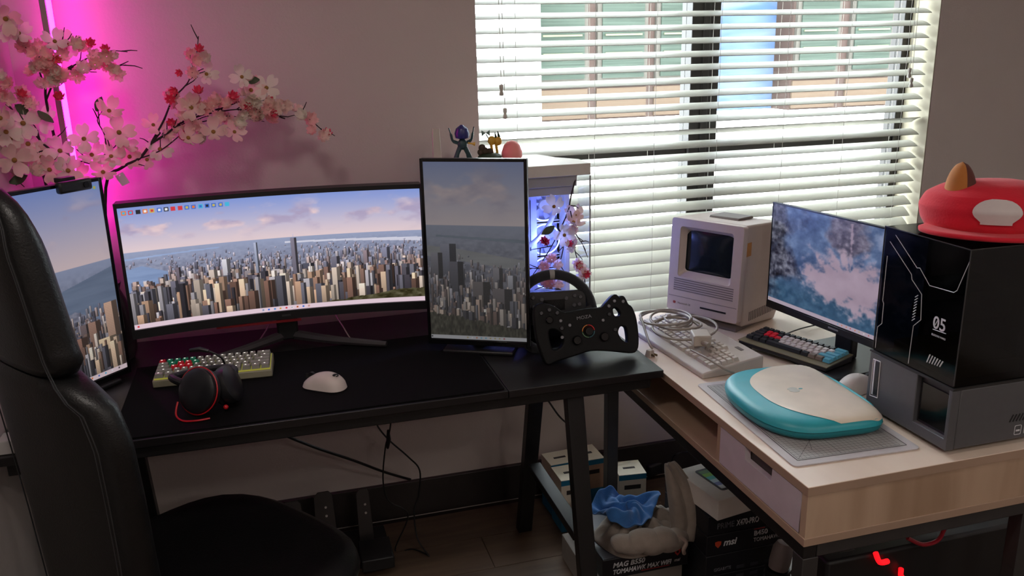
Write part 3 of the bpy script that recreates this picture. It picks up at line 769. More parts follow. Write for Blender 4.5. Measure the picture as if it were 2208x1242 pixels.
for k, c in enumerate(((220, 60, 60), (226, 140, 60), (110, 150, 110), (80, 130, 140))):
    MB().tube([(p[0] + .0165 * math.cos(a_), p[1] + .0165 * math.sin(a_), .002) for a_ in np.linspace(k * math.pi / 2 + .1, (k + 1) * math.pi / 2, 8)], .0012, 6).build('dial_ring', mat('ring_%d' % k, c, .5), fw)
for x, y in ((500, 698), (590, 742), (515, 862), (920, 692), (1032, 502), (978, 552), (1118, 506)): dial(x, y, .0046, mat('button_silver', (120, 120, 124), .35, .5), .003, 'button')
for x, y in ((386, 590), (464, 620), (308, 622), (510, 772), (1040, 785), (980, 632)): dial(x, y, .0055, mat('button_dark', (48, 48, 52), .3), .004, 'button')
dial(388, 690, .010, blk_gloss, .006)
a_ = zf(660, 690)
text('MOZA', .0125, mat('silver_print', (130, 130, 134), .4), fw, T(a_[0], a_[1], .0008) @ Rz(.09), depth=.0004, squash=1.15)
e0, e1 = zf(548, 628), zf(903, 580)
MB().tube([(e0[0], e0[1] - .001, -.004), (e1[0], e1[1] - .001, -.004)], .0015, 6).build('rev_light_strip', mat('silver_print', (130, 130, 134), .4), fw)

# ------------------------------------------------------------------ white computer case
pc = thing('computer_tower', 'white glass fronted computer tower glowing blue beside the window', 'computer', (.46, 2.33, DZ))
pw_m = mat('case_white', (206, 200, 192), .45)
pg_m = mat('case_grey', (176, 170, 164), .5)
LX, LY, LZ = .443, .27, .485
MB().bb(0, LX, 0, LY, .012, .045).build('base', pw_m, pc, bevel=.003)
for x in (.03, LX - .05):
    for y in (.03, LY - .05): MB().bb(x, x + .03, y, y + .03, .0005, .012).build('foot', blk, pc, bevel=.002)
MB().prism([(0, 0), (LX, 0), (LX, .10), (LX - .05, .17), (LX - .08, LY), (0, LY)], LZ - .034, LZ, 'z').build('top_cover', pw_m, pc, bevel=.002)
MB().bb(0, .405, .012, LY - .01, LZ - .066, LZ - .0345).build('top_frame', pg_m, pc, bevel=.002)
MB().bb(0, .398, .02, LY - .02, LZ - .092, LZ - .0665).build('top_frame', pg_m, pc, bevel=.002)
MB().bb(0, .438, LY - .02, LY - .008, .046, LZ - .093).build('back_panel', mat('case_inner', (176, 178, 206), .5), pc)
MB().bb(.422, .438, .17, LY - .0205, .046, LZ - .093).build('corner_pillar', pg_m, pc, bevel=.002)
MB().bb(0, .06, .004, LY - .01, .046, LZ - .093).build('side_chamber', pw_m, pc, bevel=.002)
MB().bb(.278, .323, .15, .165, .046, LZ - .093).build('inner_bracket', mat('case_inner', (176, 178, 206), .5), pc, bevel=.001)
MB().bb(.300, .303, .1485, .1498, .20, .36).build('bracket_slot', blk, pc)
gl = glass_mat('case_glass', (.95, .96, .97), .04)
MB().bb(.062, LX, .0005, .0035, .046, LZ - .036).build('front_glass', gl, pc)
MB().bb(LX - .0035, LX, .0045, .10, .046, LZ - .036).build('side_glass', gl, pc)
MB().bb(LX - .0045, LX + .0005, -.0006, .0003, .046, LZ - .036).build('glass_edge', mat('glass_edge_grey', (150, 150, 148), .3), pc)
ring_m = mat('led_ring', (230, 235, 255), .4, emit=(170, 190, 255), estr=1.2)
fan_m = mat('fan_blade', (188, 192, 226), .4)
for i, z in enumerate((.105, .216, .327)):
    fx, fy = .372, LY - .046
    fan = MB()
    for s in (-1, 1):
        fan.bb(fx - .058, fx + .058, fy, fy + .024, z + s * .054 - .004, z + s * .054 + .004).bb(fx + s * .054 - .004, fx + s * .054 + .004, fy, fy + .024, z - .05, z + .05)
    fo = fan.build('fan_frame', pw_m, pc)
    MB().tube([(fx + .049 * math.cos(a_), fy - .002, z + .049 * math.sin(a_)) for a_ in np.linspace(0, 2 * math.pi, 40, endpoint=False)], .0026, 8, True).build('fan_light', ring_m, fo)
    MB().cyl((fx, fy + .004, z), .018, .014, 'y', 24).build('fan_hub', pw_m, fo)
    for k in range(7):
        a0 = 2 * math.pi * k / 7
        MB().grid(lambda u, v: (fx + (.016 + .03 * u) * math.cos(a0 + .5 * v + .3 * u), fy + .003 + .012 * v, z + (.016 + .03 * u) * math.sin(a0 + .5 * v + .3 * u)), 4, 4).build('fan_blade', fan_m, fo)
pl_ = bpy.data.lights.new('case_led', 'POINT'); pl_.energy = 2.0; pl_.color = (.20, .28, 1.0); pl_.shadow_soft_size = .03
plo = bpy.data.objects.new('case_led', pl_); plo.parent = pc; plo.location = (.34, .09, .25); COL.objects.link(plo)
MB().tube(smooth_path([(.06, .11, .20), (.20, .10, .215), (.29, .10, .235), (.36, .12, .30), (.40, .15, .40)], 8), .0075, 12).build('coolant_hose', mat('hose_white', (196, 198, 210), .5), pc)
tag(MB().frustum(.47, .496, 2.50, 2.512, DZ + LZ + .0006, DZ + LZ + .105, .002).build('wireless_antenna', mat('antenna_white', (196, 186, 176), .5), bevel=.002), 'flat white antenna standing at the left end of the computer tower', 'antenna')
# ornaments on the tower
tz = DZ + LZ + .0006
navy, teal_d, gold, moss = mat('navy_gloss', (44, 46, 112), .3), mat('teal_dark', (36, 66, 70), .4), mat('gold_paint', (206, 160, 52), .4), mat('moss_green', (44, 64, 40), .6)
c = at(998, 338, Y=2.46)
g1 = thing('winged_figurine', 'dark blue spiky ornament figurine on top of the computer tower', 'figurine', (c.x, c.y, tz)); g1.scale = (1.25,) * 3
MB().lathe([(.026, 0), (.028, .004), (.022, .010), (.004, .012)], 20).build('base', moss, g1)
for s in (-1, 1):
    MB().tube([(s * .006, 0, .040), (s * .013, 0, .025), (s * .017, 0, .011)], [.006, .0055, .007], 8).build('leg', teal_d, g1)
    MB().tube(smooth_path([(s * .010, 0, .050), (s * .022, .002, .056), (s * .026, .002, .070), (s * .030, .004, .086)], 4), [.004] * 4 + [.003] * 5 + [.0015] * 4, 6).build('wing', teal_d, g1)
MB().ball((0, 0, .047), (.012, .009, .013)).build('torso', teal_d, g1)
MB().lathe([(.004, .058), (.016, .062), (.018, .072), (.014, .084), (.003, .092)], 18).build('hood', navy, g1)
MB().tube([(.012, -.006, .05), (.022, -.008, .048), (.028, -.008, .047)], [.002, .002, .005], 8).build('gold_tip', gold, g1)
c = at(1056, 338, Y=2.46)
g2 = thing('garden_figurine', 'small yellow and green ornament on a mossy stand on the computer tower', 'figurine', (c.x, c.y, tz)); g2.scale = (1.25,) * 3
MB().lathe([(.026, 0), (.030, .006), (.028, .016), (.02, .022), (.003, .024)], 22).build('stand', moss, g2)
for i, (x, z, r) in enumerate(((-.018, .036, .009), (-.012, .028, .010), (-.022, .026, .008), (.0, .026, .009))): MB().ball((x, 0, z), r, 10, 6).build('rock', mat('brown_rock', (70, 56, 44), .8), g2)
MB().ball((.006, 0, .052), (.010, .008, .011)).build('body', gold, g2); MB().ball((.021, 0, .050), (.010, .009, .011)).build('head', gold, g2)
for i, (x, z) in enumerate(((.014, .070), (.021, .073))): MB().tube([(x + .003, 0, z - .014), (x, 0, z)], [.004, .0012], 8).build('leaf_tip', moss, g2)
for x in (.004, .016): MB().tube([(x, 0, .044), (x + .003, 0, .022)], .0035, 8).build('leg', gold, g2)
MB().tube([(-.002, 0, .058), (-.008, 0, .068)], .0014, 6).build('stem', moss, g2)
for s in (-1, 1): MB().grid(lambda u, v: (-.008 + s * .010 * u, .001 * u, .070 + (v - .5) * .014 * u), 3, 3).build('petal', mat('sage', (112, 134, 124), .6), g2, solid=.0015)
c = at(1104, 345, Y=2.44)
tag(MB().lathe([(.006, .0), (.019, .003), (.0265, .016), (.0265, .028), (.021, .044), (.012, .053), (.002, .056)], 32, T(c.x, c.y, tz) @ Matrix.Scale(1.15, 4)).build('pink_ornament', mat('pink_rubber', (236, 140, 136), .6)), 'smooth pink egg shaped ornament at the right of the figurines', 'ornament')
# ------------------------------------------------------------------ wooden desk
WX, WXR, WYN, WYF, WT = .944, 1.555, 1.268, 2.405, .75
oak = wood_mat('pale_oak_top', (236, 219, 204), (218, 198, 180), (2.2, .35, 1), 0.34)
oak_e = mat('oak_edge_band', (164, 138, 118), .5, noise=(6, .08), stretch=(1, .3, 1))
oak_p = wood_mat('pale_oak_panel', (194, 168, 144), (160, 132, 108), (2.6, 1, .35))
wd = thing('wooden_desk', 'pale oak desk with a grey drawer and open shelf under the window', 'desk')
MB().bb(WX, WXR, WYN, WYF, WT - .02, WT).build('tabletop', oak, wd, bevel=.001)
MB().bb(WX - .0006, WX, WYN, WYF, WT - .0195, WT - .0012).build('edge_band', oak_e, wd)
MB().bb(WX, WXR, WYN - .0006, WYN, WT - .0195, WT - .0012).build('edge_band', oak_e, wd)
zb0 = WT - .132
MB().bb(WX, WXR, WYN, WYF, zb0, zb0 + .018).build('bottom_panel', oak_e, wd, bevel=.001)
MB().bb(WX + .002, WXR, WYN + .002, WYN + .02, zb0 + .018, WT - .02).build('end_panel', oak_p, wd)
MB().bb(WX + .002, WXR, WYF - .02, WYF - .002, zb0 + .018, WT - .02).build('end_panel', oak_p, wd)
MB().bb(WXR - .02, WXR - .002, WYN + .02, WYF - .02, zb0 + .018, WT - .02).build('back_panel', oak_p, wd)
yd0, yd1 = at(1727, 1065, X=WX).y, at(1553, 930, X=WX).y
MB().bb(WX + .004, WXR - .02, yd1 + .003, yd1 + .019, zb0 + .018, WT - .02).build('divider', oak_p, wd)
dr_m = mat('lilac_grey_laminate', (196, 183, 190), .5)
ya, yb_ = at(1664, 1020, X=WX).y, at(1606, 968, X=WX).y
z0_, z1_ = zb0 + .020, WT - .022
outl_d = [(yd0, z0_), (yd1, z0_), (yd1, z1_), (yb_, z1_), (yb_ - .002, z1_ - .03), (ya + .002, z1_ - .03), (ya, z1_), (yd0, z1_)]
link('drawer_front', curve_mesh('drawer_front', dr_m, [outl_d], .014), wd, T(WX + .008, 0, 0) @ Matrix(((0, 0, 1, 0), (1, 0, 0, 0), (0, 1, 0, 0), (0, 0, 0, 1))))
MB().bb(WX + .016, WX + .30, yd0 + .01, yd1 - .01, z0_ + .004, z0_ + .012).build('drawer_tray', mat('drawer_inside', (70, 62, 60), .7), wd)
MB().bb(WX + .018, WX + .022, ya - .004, yb_ + .004, z0_ + .03, z1_ - .004).build('drawer_inside', mat('drawer_inside', (70, 62, 60), .7), wd)
zr = zb0 - .0005
MB().bb(WX + .004, WX + .034, WYN + .004, WYF - .004, zr - .03, zr).build('frame_rail', metal_blk, wd, bevel=.002)
MB().bb(WX + .035, WXR, WYN + .004, WYN + .034, zr - .03, zr).build('frame_rail', mat('grey_metal', (60, 58, 58), .45, .3), wd, bevel=.002)
MB().bb(WX + .035, WXR, WYF - .034, WYF - .004, zr - .03, zr).build('frame_rail', metal_blk, wd, bevel=.002)
for x, y in ((WX + .004, WYN + .004), (WXR - .06, WYN + .004), (WX + .004, 2.29), (WXR - .06, 2.29)):
    MB().bb(x, x + .036, y, y + .036, .013, zr - .0305).build('leg', mat('grey_metal', (60, 58, 58), .45, .3), wd, bevel=.002)

# cutting mat and laptop
ma, mb_, mc = at(1712, 1009, Z=WT), at(1986, 969, Z=WT), at(1498, 831, Z=WT)
cm = thing('cutting_mat', 'grey gridded cutting mat lying under the teal laptop', 'cutting mat', M=frame(Vector((ma.x, ma.y, WT + .0004)), mb_ - ma, mc - ma))
MW, ML = (mb_ - ma).length, (mc - ma).length
link('mat_sheet', curve_mesh('mat_sheet', mat('mat_grey', (190, 184, 186), .6), [rrect(0, MW, 0, ML, .012)], .0026), cm, T(0, 0, .0015))
link('print_field', curve_mesh('print_field', mat('mat_print_field', (172, 170, 168), .6), [rrect(.022, MW - .022, .022, ML - .022, .001)], .0004), cm, T(0, 0, .0030))
gm = mat('mat_lines', (70, 68, 70), .7); gl_ = MB()
def gline(x0, y0, x1, y1, w=.0006):
    d = Vector((x1 - x0, y1 - y0, 0)); nrm = Vector((-d.y, d.x, 0)).normalized() * w / 2
    gl_.add([(x0 + nrm.x, y0 + nrm.y, .00335), (x0 - nrm.x, y0 - nrm.y, .00335), (x1 - nrm.x, y1 - nrm.y, .00335), (x1 + nrm.x, y1 + nrm.y, .00335)], [(0, 1, 2, 3)])
nx = int((MW - .05) / .01)
for i in range(nx + 1): gline(.025 + i * .01, .025, .025 + i * .01, ML - .025, .0011 if i % 10 == 0 else .0006)
for i in range(int((ML - .05) / .01) + 1): gline(.025, .025 + i * .01, .025 + nx * .01, .025 + i * .01, .0011 if i % 10 == 0 else .0006)
for q in (((.025, .025), (.125, .125)), ((.075, .055), (.14, .20))): gline(*q[0], *q[1], .0008)
for q in ((.02, .02, MW - .02, .02), (MW - .02, .02, MW - .02, ML - .02), (MW - .02, ML - .02, .02, ML - .02), (.02, ML - .02, .02, .02)): gline(*q, .0016)
g_o = gl_.build('grid_lines', gm, cm); g_o['kind'] = 'stuff'

lt = thing('clamshell_laptop', 'rounded teal and cream clamshell laptop closed on the cutting mat', 'laptop', (1.122, 1.588, WT + .0038), math.radians(-3.5))
LA, LB = .138, .176                                   # half depth (x), half width (y)
def lout(a):
    cx, sy = math.cos(a), math.sin(a)
    p = 3.0 if cx < 0 else 6.0
    rr = (abs(cx) ** p + abs(sy) ** p) ** (-1 / p)
    return rr * cx * LA * (1 - .10 * (sy * rr) ** 2 * (cx < 0)), rr * sy * LB * (1 + .02 * cx - (.05 if cx < 0 else 0) * cx * cx * 0)
def lgrid(profile, n=72):
    s = MB()
    s.grid(lambda u, v: (lout(2 * math.pi * u)[0] * profile[int(round(v * (len(profile) - 1)))][0], lout(2 * math.pi * u)[1] * profile[int(round(v * (len(profile) - 1)))][0], profile[int(round(v * (len(profile) - 1)))][1]), n, len(profile), cu=True)
    return s
lid_p = [(1.0, .024), (.99, .031), (.965, .037), (.92, .0415), (.84, .0445), (.6, .047), (.3, .0478), (.001, .048)]
def lid_z(d): return interp(d, [(a_, b_) for a_, b_ in lid_p[::-1]])
teal = mat('teal_rubber', (44, 158, 170), .42, noise=(20, .05))
lgrid(lid_p).build('lid', teal, lt, sharp=60)
lgrid([(.001, .0), (.80, .0), (.92, .003), (.975, .010), (.99, .017), (.985, .022)]).build('base', mat('teal_base', (20, 124, 134), .38), lt, sharp=60)
lgrid([(.984, .0222), (.984, .0238)]).build('seam', mat('dark_gap', (40, 38, 38), .6), lt)
def panel(u, v):
    yy = (u * 2 - 1)
    sy = yy * .965 * LB
    x0 = LA * (-.62 + .95 * max(0, -yy) ** 2.6 * .75 + 1.05 * max(0, yy) ** 3)   # curved front edge of the cream panel
    x1 = LA * .955
    x = x0 + (x1 - x0) * v
    a = math.atan2(sy / LB, x / LA); r = math.hypot(*lout(a)); d = min(.985, math.hypot(x, sy) / max(r, 1e-6))
    if math.hypot(x, sy) > .985 * r: k = .985 * r / math.hypot(x, sy); x, sy = x * k, sy * k
    return (x, sy, lid_z(d) + .0011)
MB().grid(panel, 40, 26).build('cream_panel', mat('cream_shell', (222, 208, 188), .32, coat=.2), lt, sharp=60)
ap = smooth_path([Vector(q + (0,)) for q in ((0, -.010), (.005, -.012), (.010, -.006), (.011, .002), (.006, .008), (.0, .006), (-.006, .008), (-.011, .002), (-.010, -.006), (-.005, -.012))], 4, True)
link('lid_emblem', curve_mesh('lid_emblem', mat('emblem_pale', (190, 190, 178), .35), [[(q.x * 1.25, q.y * 1.25) for q in ap]], .0008), lt, T(.0, .0, .0492) @ Rz(math.radians(-90)))
link('lid_emblem', curve_mesh('lid_emblem', mat('emblem_teal', (96, 168, 172), .35), [circle(0, 0, .005, 14, .003)], .0008), lt, T(.017, .002, .0491))
MB().tube(smooth_path([(LA * .99, LB * .55, .030), (LA * 1.035, LB * .3, .030), (LA * 1.035, -LB * .3, .030), (LA * .99, -LB * .55, .030)], 5), .006, 8).build('carry_handle', teal, lt)

# ------------------------------------------------------------------ old compact computer
A, B = at(1440, 675, Z=.772), at(1581, 709, Z=.772)
mac_x = (B - A); mac_x.z = 0
mac = thing('compact_computer', 'old beige all in one computer with a small dark screen', 'computer', M=frame(Vector((A.x, A.y, WT + .0004)), mac_x, (-mac_x.y, mac_x.x, 0)))
mm_ = mat('putty_plastic', (184, 169, 161), .5, noise=(40, .03)); mm_d = mat('putty_dark', (112, 102, 98), .6)
MWd, MH, MD = .243, .322, .245
MB().prism([(.034, .020), (.034, .045), (.034, .30), (.036, MH + .002), (MD - .03, MH - .012), (MD, .27), (MD, .03), (MD - .02, .0)], .004, MWd - .004, 'x').build('case', mm_, mac, bevel=.006, seg=3)
MB().bb(.02, MWd - .02, .03, MD - .03, .0, .02).build('foot', mm_d, mac, bevel=.003)
FM = T(0, -.004, .040) @ Rx(math.radians(90 - 3.5))          # front face: x right, y up, z out
sx0_, sx1_, sz0, sz1 = .030, .213, .118, .258
def Fr(x0, x1, y0, y1, r): return rrect(x0, x1, y0, y1, r)
link('bezel', curve_mesh('bezel', mm_, [Fr(0, MWd, 0, .284, .008), Fr(sx0_, sx1_, sz0 - .012, sz1 + .004, .010)[::-1]], .022, .001), mac, FM @ T(0, 0, -.010))
def fslope():
    o_, i_ = Fr(sx0_, sx1_, sz0 - .012, sz1 + .004, .010), Fr(sx0_ + .012, sx1_ - .010, sz0 + .006, sz1 - .008, .010)
    n = len(o_); s = MB()
    s.add([(p[0], p[1], .0) for p in o_] + [(p[0], p[1], -.020) for p in i_], [(i, (i + 1) % n, n + (i + 1) % n, n + i) for i in range(n)]); return s
fslope().build('screen_surround', mm_, mac, FM)
def crt(u, v):
    x, y = sx0_ + .008 + (sx1_ - sx0_ - .014) * u, sz0 + .002 + (sz1 - sz0 - .006) * v
    return (x, y, -.020 + .008 * (1 - (2 * u - 1) ** 2) * (1 - (2 * v - 1) ** 2) ** .5 - .004)
MB().grid(crt, 20, 16).build('screen', mat('crt_glass', (26, 32, 36), .12, noise=(2, .05)), mac, FM)
for i in range(6): MB().bb(.020, MWd - .018, .064 + i * .0068, .0672 + i * .0068, .0018, .0028).build('vent_slot', mm_d, mac, FM)
MB().bb(.118, .206, .022, .027, .0018, .003).build('disk_slot', blk, mac, FM)
MB().bb(.004, MWd - .004, .044, .0455, .0018, .0026).build('groove', mm_d, mac, FM)
apl = [[(q.x * .42, q.y * .42) for q in ap]]
link('emblem', curve_mesh('emblem', mat('emblem_red', (150, 60, 50), .5), apl, .0008), mac, FM @ T(.026, .026, .0026))
text('Macintosh SE', .0085, mat('grey_print', (120, 110, 106), .6), mac, FM @ T(.038, .022, .0022), depth=.0003)
MB().bb(MWd - .0036, MWd - .0026, .035, .062, .232, .272).build('sticker', mat('amber_sticker', (178, 120, 60), .5), mac)
for i in range(16): MB().bb(MWd - .0038, MWd - .0028, .07 + i * .0098, .0735 + i * .0098, .03, .058).build('vent_slot', mm_d, mac)
MB().prism([(.10, MH - .004), (.19, MH - .0085), (.185, MH + .0), (.105, MH + .0035)], .07, .17, 'x').build('carry_handle', mm_d, mac, bevel=.002)

# ------------------------------------------------------------------ beige keyboard, cables on it
A, B = at(1352, 706, Z=.757), at(1513, 812, Z=.757)
bx = (B - A); bx.z = 0; bx.normalize()
bk = thing('beige_keyboard', 'long old beige keyboard buried under coiled grey cable', 'keyboard', M=frame(Vector((A.x, A.y, WT + .0004)), bx, (-bx.y, bx.x, 0)))
BW, BD = (B - A).length + .004, .182
beige = mat('beige_plastic', (188, 177, 168), .5); beige_k = mat('beige_key', (198, 188, 178), .5)
s = MB().prism([(0, .0), (BD, .0), (BD, .040), (BD - .045, .034), (.012, .017), (0, .014)], 0, BW, 'x'); s.build('case', beige, bk, bevel=.004, seg=3)
sl2 = math.radians(7.6); u2 = (BW - .03) / 22.6
full = [[1, -1] + [1] * 4 + [-.5] + [1] * 4 + [-.5] + [1] * 4 + [-.4] + [1] * 3, [1] * 13 + [2, -.4, 1, 1, 1, -.4, 1, 1, 1, 1], [1.5] + [1] * 12 + [1.5, -.4, 1, 1, 1, -.4, 1, 1, 1, 1], [1.75] + [1] * 11 + [2.25, -3.8, 1, 1, 1, 1], [2.25] + [1] * 10 + [2.75, -1.4, 1, -1.4, 1, 1, 1, 1], [1.5, 1.25, 1.5, 6.5, 1.5, 1.25, 1.5, -.4, 1, 1, 1, -.4, 2, 1, 1]]
lay_keys(bk, full, u2, .014, .118, lambda y: .012 + (y - .012) * math.tan(sl2) + .004, lambda r, c, n: beige_k, .009, None, sl2, 'b')
MB().bb(BW - .09, BW - .06, BD - .03, BD - .018, .0365, .0375).build('badge', mm_d, bk, Rx(0))
coil_m = mat('putty_cable', (146, 136, 126), .55)
cc = at(1462, 706, Z=.80)
pts = []
for i in range(150):
    t = i / 150; a_ = t * 2 * math.pi * 5.5
    r = .060 + .020 * math.sin(t * 9.0) + .010 * math.sin(a_ * .37)
    pts.append(Vector((cc.x - .01 + 1.0 * r * math.cos(a_) + .022 * math.sin(t * 5), cc.y + 1.15 * r * math.sin(a_) - .03 * math.cos(t * 4.2), .803 + .020 * t + .006 * math.sin(a_ * 1.31) + .004)))
pts += smooth_path([pts[-1], at(1400, 740, Z=.80), at(1408, 752, Z=.79)], 5)[1:]
tag(MB().tube(pts, .0035, 7).build('coiled_cable', coil_m), 'loose coil of grey cable heaped on the beige keyboard', 'cable')
ad = at(1515, 740, Z=.80)
adp = thing('power_adapter', 'small beige power adapter lying on the beige keyboard', 'adapter', (ad.x, ad.y + .012, .7965), math.radians(-18))
MB().bb(-.024, .024, -.03, .03, 0, .030).build('body', mat('adapter_beige', (182, 170, 158), .5), adp, bevel=.004, seg=3)
MB().tube([(.0, -.03, .012), (.012, -.052, .012)], .0065, 10).build('connector', coil_m, adp)
pg = at(1402, 762, Z=.76)
plg = thing('cable_plug', 'small beige plug hanging over the edge of the beige keyboard', 'plug', (pg.x, pg.y, .7506), math.radians(20))
MB().frustum(-.010, .010, -.010, .012, .0, .020, .003).build('plug_body', mat('adapter_beige', (182, 170, 158), .5), plg, bevel=.002)
for s_ in (-1, 1): MB().bb(s_ * .005 - .001, s_ * .005 + .001, -.022, -.010, .006, .012).build('prong', mat('brass', (160, 140, 110), .3, .8), plg)
cb([at(1490, 755, Z=.80), at(1530, 775, Z=.80), at(1560, 795, Z=.79), at(1583, 804, Z=.775)], .0027, 'adapter_cable', 'grey cable running from the beige keyboard to the teal laptop', coil_m)

# ------------------------------------------------------------------ black keyboard
A, B = at(1592, 738, Z=.768), at(1774, 797, Z=.768)
bx = (B - A); bx.z = 0; L_ = bx.length; bx.normalize()
k2 = thing('mechanical_keyboard', 'black compact keyboard with white, red and light blue keys beside the waterfall monitor', 'keyboard', M=frame(Vector((A.x, A.y, .7632)), bx, (-bx.y, bx.x, 0)))
MB().prism([(0, .0), (.115, 0), (.115, .020), (0, .012)], 0, L_ + .01, 'x').build('case', blk2, k2, bevel=.003)
MB().prism([(-.001, .0115), (.116, .0195), (.116, .0215), (-.001, .0135)], -.001, L_ + .011, 'x').build('trim', mat('brass_trim', (150, 142, 116), .35, .4), k2)
for y in (.01, .09): MB().bb(.012, .03, y, y + .012, -.0125, .0).build('foot', blk, k2)
kw, kbk, kbl, kgr = mat('key_white', (214, 204, 200), .45), mat('key_black', (34, 34, 38), .45), mat('key_blue', (92, 172, 196), .45), mat('key_taupe', (126, 112, 100), .45)
def k2c(r, c, n):
    if c == n - 1 and r < 4: return kbl
    if r == 4 and c >= n - 3: return kgr if c < n - 1 else kbl
    if r == 3 and c == n - 1: return kbl
    if (r, c) in ((1, 1), (1, 2), (2, 1), (2, 2), (2, 3)): return k_red
    if r in (1, 2, 3) and 4 <= c <= n - 2: return kw
    return kbk
u3 = L_ / 15.2
lay_keys(k2, R60, u3, .008, .092, lambda y: .0145 + y * math.tan(math.radians(4)), k2c, .009, None, math.radians(4), 'm')
cb([at(1690, 722, Z=.78), at(1730, 716, Z=.765) + Vector((.02, .03, 0)), at(1790, 708, Z=.755) + Vector((.03, .05, 0))], .002, 'keyboard_cable', 'black cable leaving the compact black keyboard behind the waterfall monitor')

# ------------------------------------------------------------------ waterfall monitor
P = Vector((1.362, 2.09, .834)); dx = Vector((.129, -.992, 0))
Wm, Hm = .535, .309
fm = thing('flat_monitor', 'thin black monitor showing an icy waterfall between old computer and printer', 'monitor', M=frame(P, dx, (0, 0, 1)))
MB().bb(0, Wm, 0, Hm, -.012, 0).build('panel_frame', blk2, fm, bevel=.002)
MB().bb(.05, Wm - .05, .02, .19, -.035, -.012).build('back_shell', blk, fm, bevel=.008)
imgF = paint_falls(300, 172); taskbar(imgF, .035, (196, 178, 196), 21, .52, .72, 8)
link('screen', screen_mesh('falls_panel', imgF, lambda U, V: (.004 + U * (Wm - .008), Hm - .004 - V * (Hm - .026), U * 0 + .0006), .62, .9, .003), fm)
MB().bb(0, Wm, 0, .019, .0002, .003).build('bezel', blk2, fm, bevel=.001)
for x0, x1 in ((0, .003), (Wm - .003, Wm)): MB().bb(x0, x1, .019, Hm, .0002, .0015).build('bezel', blk2, fm)
MB().bb(0, Wm, Hm - .003, Hm, .0002, .0015).build('bezel', blk2, fm)
MB().bb(Wm / 2 - .018, Wm / 2 + .018, .008, .0125, .003, .0035).build('maker_badge', mat('silver_print', (130, 130, 134), .4), fm)
MB().bb(Wm / 2 - .03, Wm / 2 + .03, -.0715, .14, -.06, -.036).build('stand_post', blk, fm, bevel=.004)
MB().bb(Wm / 2 - .13, Wm / 2 + .12, -.0835, -.0715, -.17, .095).build('stand_base', blk2, fm, bevel=.003)

# ------------------------------------------------------------------ resin printer
FX, NY, FYp, PD, ZS, ZT = 1.283, 1.291, 1.541, .268, .895, 1.187
pr = thing('resin_printer', 'dark grey resin printer with smoked cover numbered 05', 'printer', (FX, NY, WT))
W_ = FYp - NY
pgr = mat('printer_grey', (84, 84, 87), .42, noise=(60, .04))
zs_, zt_ = ZS - WT, ZT - WT
sy0, sy1 = at(2033, 900, X=FX).y - NY, at(1975, 880, X=FX).y - NY
MB().prism([(0, .012), (W_, .012), (W_, zs_), (sy1 + .006, zs_), (sy1 + .006, .036), (sy0 - .008, .036), (sy0 - .008, zs_), (0, zs_)], 0, .02, 'x').build('front_shell', pgr, pr, bevel=.0015)
MB().bb(.0205, PD, 0, W_, .012, zs_).build('base_body', pgr, pr, bevel=.003)
for x, y in ((.03, .02), (.03, W_ - .05), (PD - .06, .02), (PD - .06, W_ - .05)): MB().bb(x, x + .03, y, y + .03, .0006, .0118).build('foot', blk, pr, bevel=.002)
MB().prism([(sy0 - .008, .036), (sy1 + .006, .036), (sy1 + .006, zs_), (sy0 - .008, zs_)], .012, .0202, 'x').build('screen_recess', blk2, pr)
MB().prism([(sy0, .044), (sy1, .044), (sy1, zs_ - .016), (sy0, zs_ - .016)], .009, .0118, 'x').build('touch_screen', blk_gloss, pr)
MB().bb(.004, .012, sy0 - .0085, sy0 - .0065, .036, zs_).build('screen_edge', mat('silver_edge', (150, 150, 152), .3, .6), pr)
MB().bb(.004, .012, sy0 - .0085, sy1 + .006, .034, .0365).build('screen_edge', mat('silver_edge', (150, 150, 152), .3, .6), pr)
MB().bb(-.001, PD + .001, -.001, W_ + .001, zs_, zs_ + .004).build('seam', mat('dark_gap', (40, 38, 38), .6), pr)
# works inside the cover
MB().bb(.20, .235, .08, W_ - .08, zs_ + .005, zt_ - .03).build('lift_tower', mat('printer_inner', (34, 34, 37), .5), pr, bevel=.002)
MB().bb(.07, .20, .06, W_ - .06, zs_ + .17, zs_ + .185).build('plate_arm', mat('printer_inner', (34, 34, 37), .5), pr, bevel=.002)
MB().bb(.05, .17, .055, W_ - .055, zs_ + .10, zs_ + .125).build('build_plate', mat('dull_metal', (90, 90, 94), .35, .7), pr, bevel=.002)
MB().bb(.03, .20, .035, W_ - .035, zs_ + .006, zs_ + .038).build('resin_vat', mat('amber_vat', (104, 82, 34), .3), pr, bevel=.003)
smoke = glass_mat('smoked_acrylic', (.30, .30, .32), .07, .10)
def cover():
    s = MB(); t = .003; x0, x1, y0, y1, a, b = .004, PD - .004, .004, W_ - .004, zs_ + .0042, zt_
    s.bb(x0, x0 + t, y0, y1, a, b).bb(x1 - t, x1, y0, y1, a, b).bb(x0 + t, x1 - t, y0, y0 + t, a, b).bb(x0 + t, x1 - t, y1 - t, y1, a, b).bb(x0 + t, x1 - t, y0 + t, y1 - t, b - t, b)
    return s
cover().build('smoked_cover', smoke, pr)
edge_m = mat('cover_edge', (120, 116, 114), .3)
for pts_ in ([(.0035, .0035, zs_ + .01), (.0035, .0035, zt_)], [(.0035, .0035, zt_), (.0035, W_ - .0035, zt_)], [(.0035, W_ - .0035, zs_ + .01), (.0035, W_ - .0035, zt_)], [(.0035, .0035, zt_), (PD - .004, .0035, zt_)]):
    MB().tube(pts_, .0012, 6).build('cover_edge', mat('smoke_edge', (58, 56, 56), .3), pr)
mk = mat('white_print', (206, 206, 210), .6)
def pf(px, py):
    p = at(px, py, X=FX); return (p.y - NY, p.z - WT)
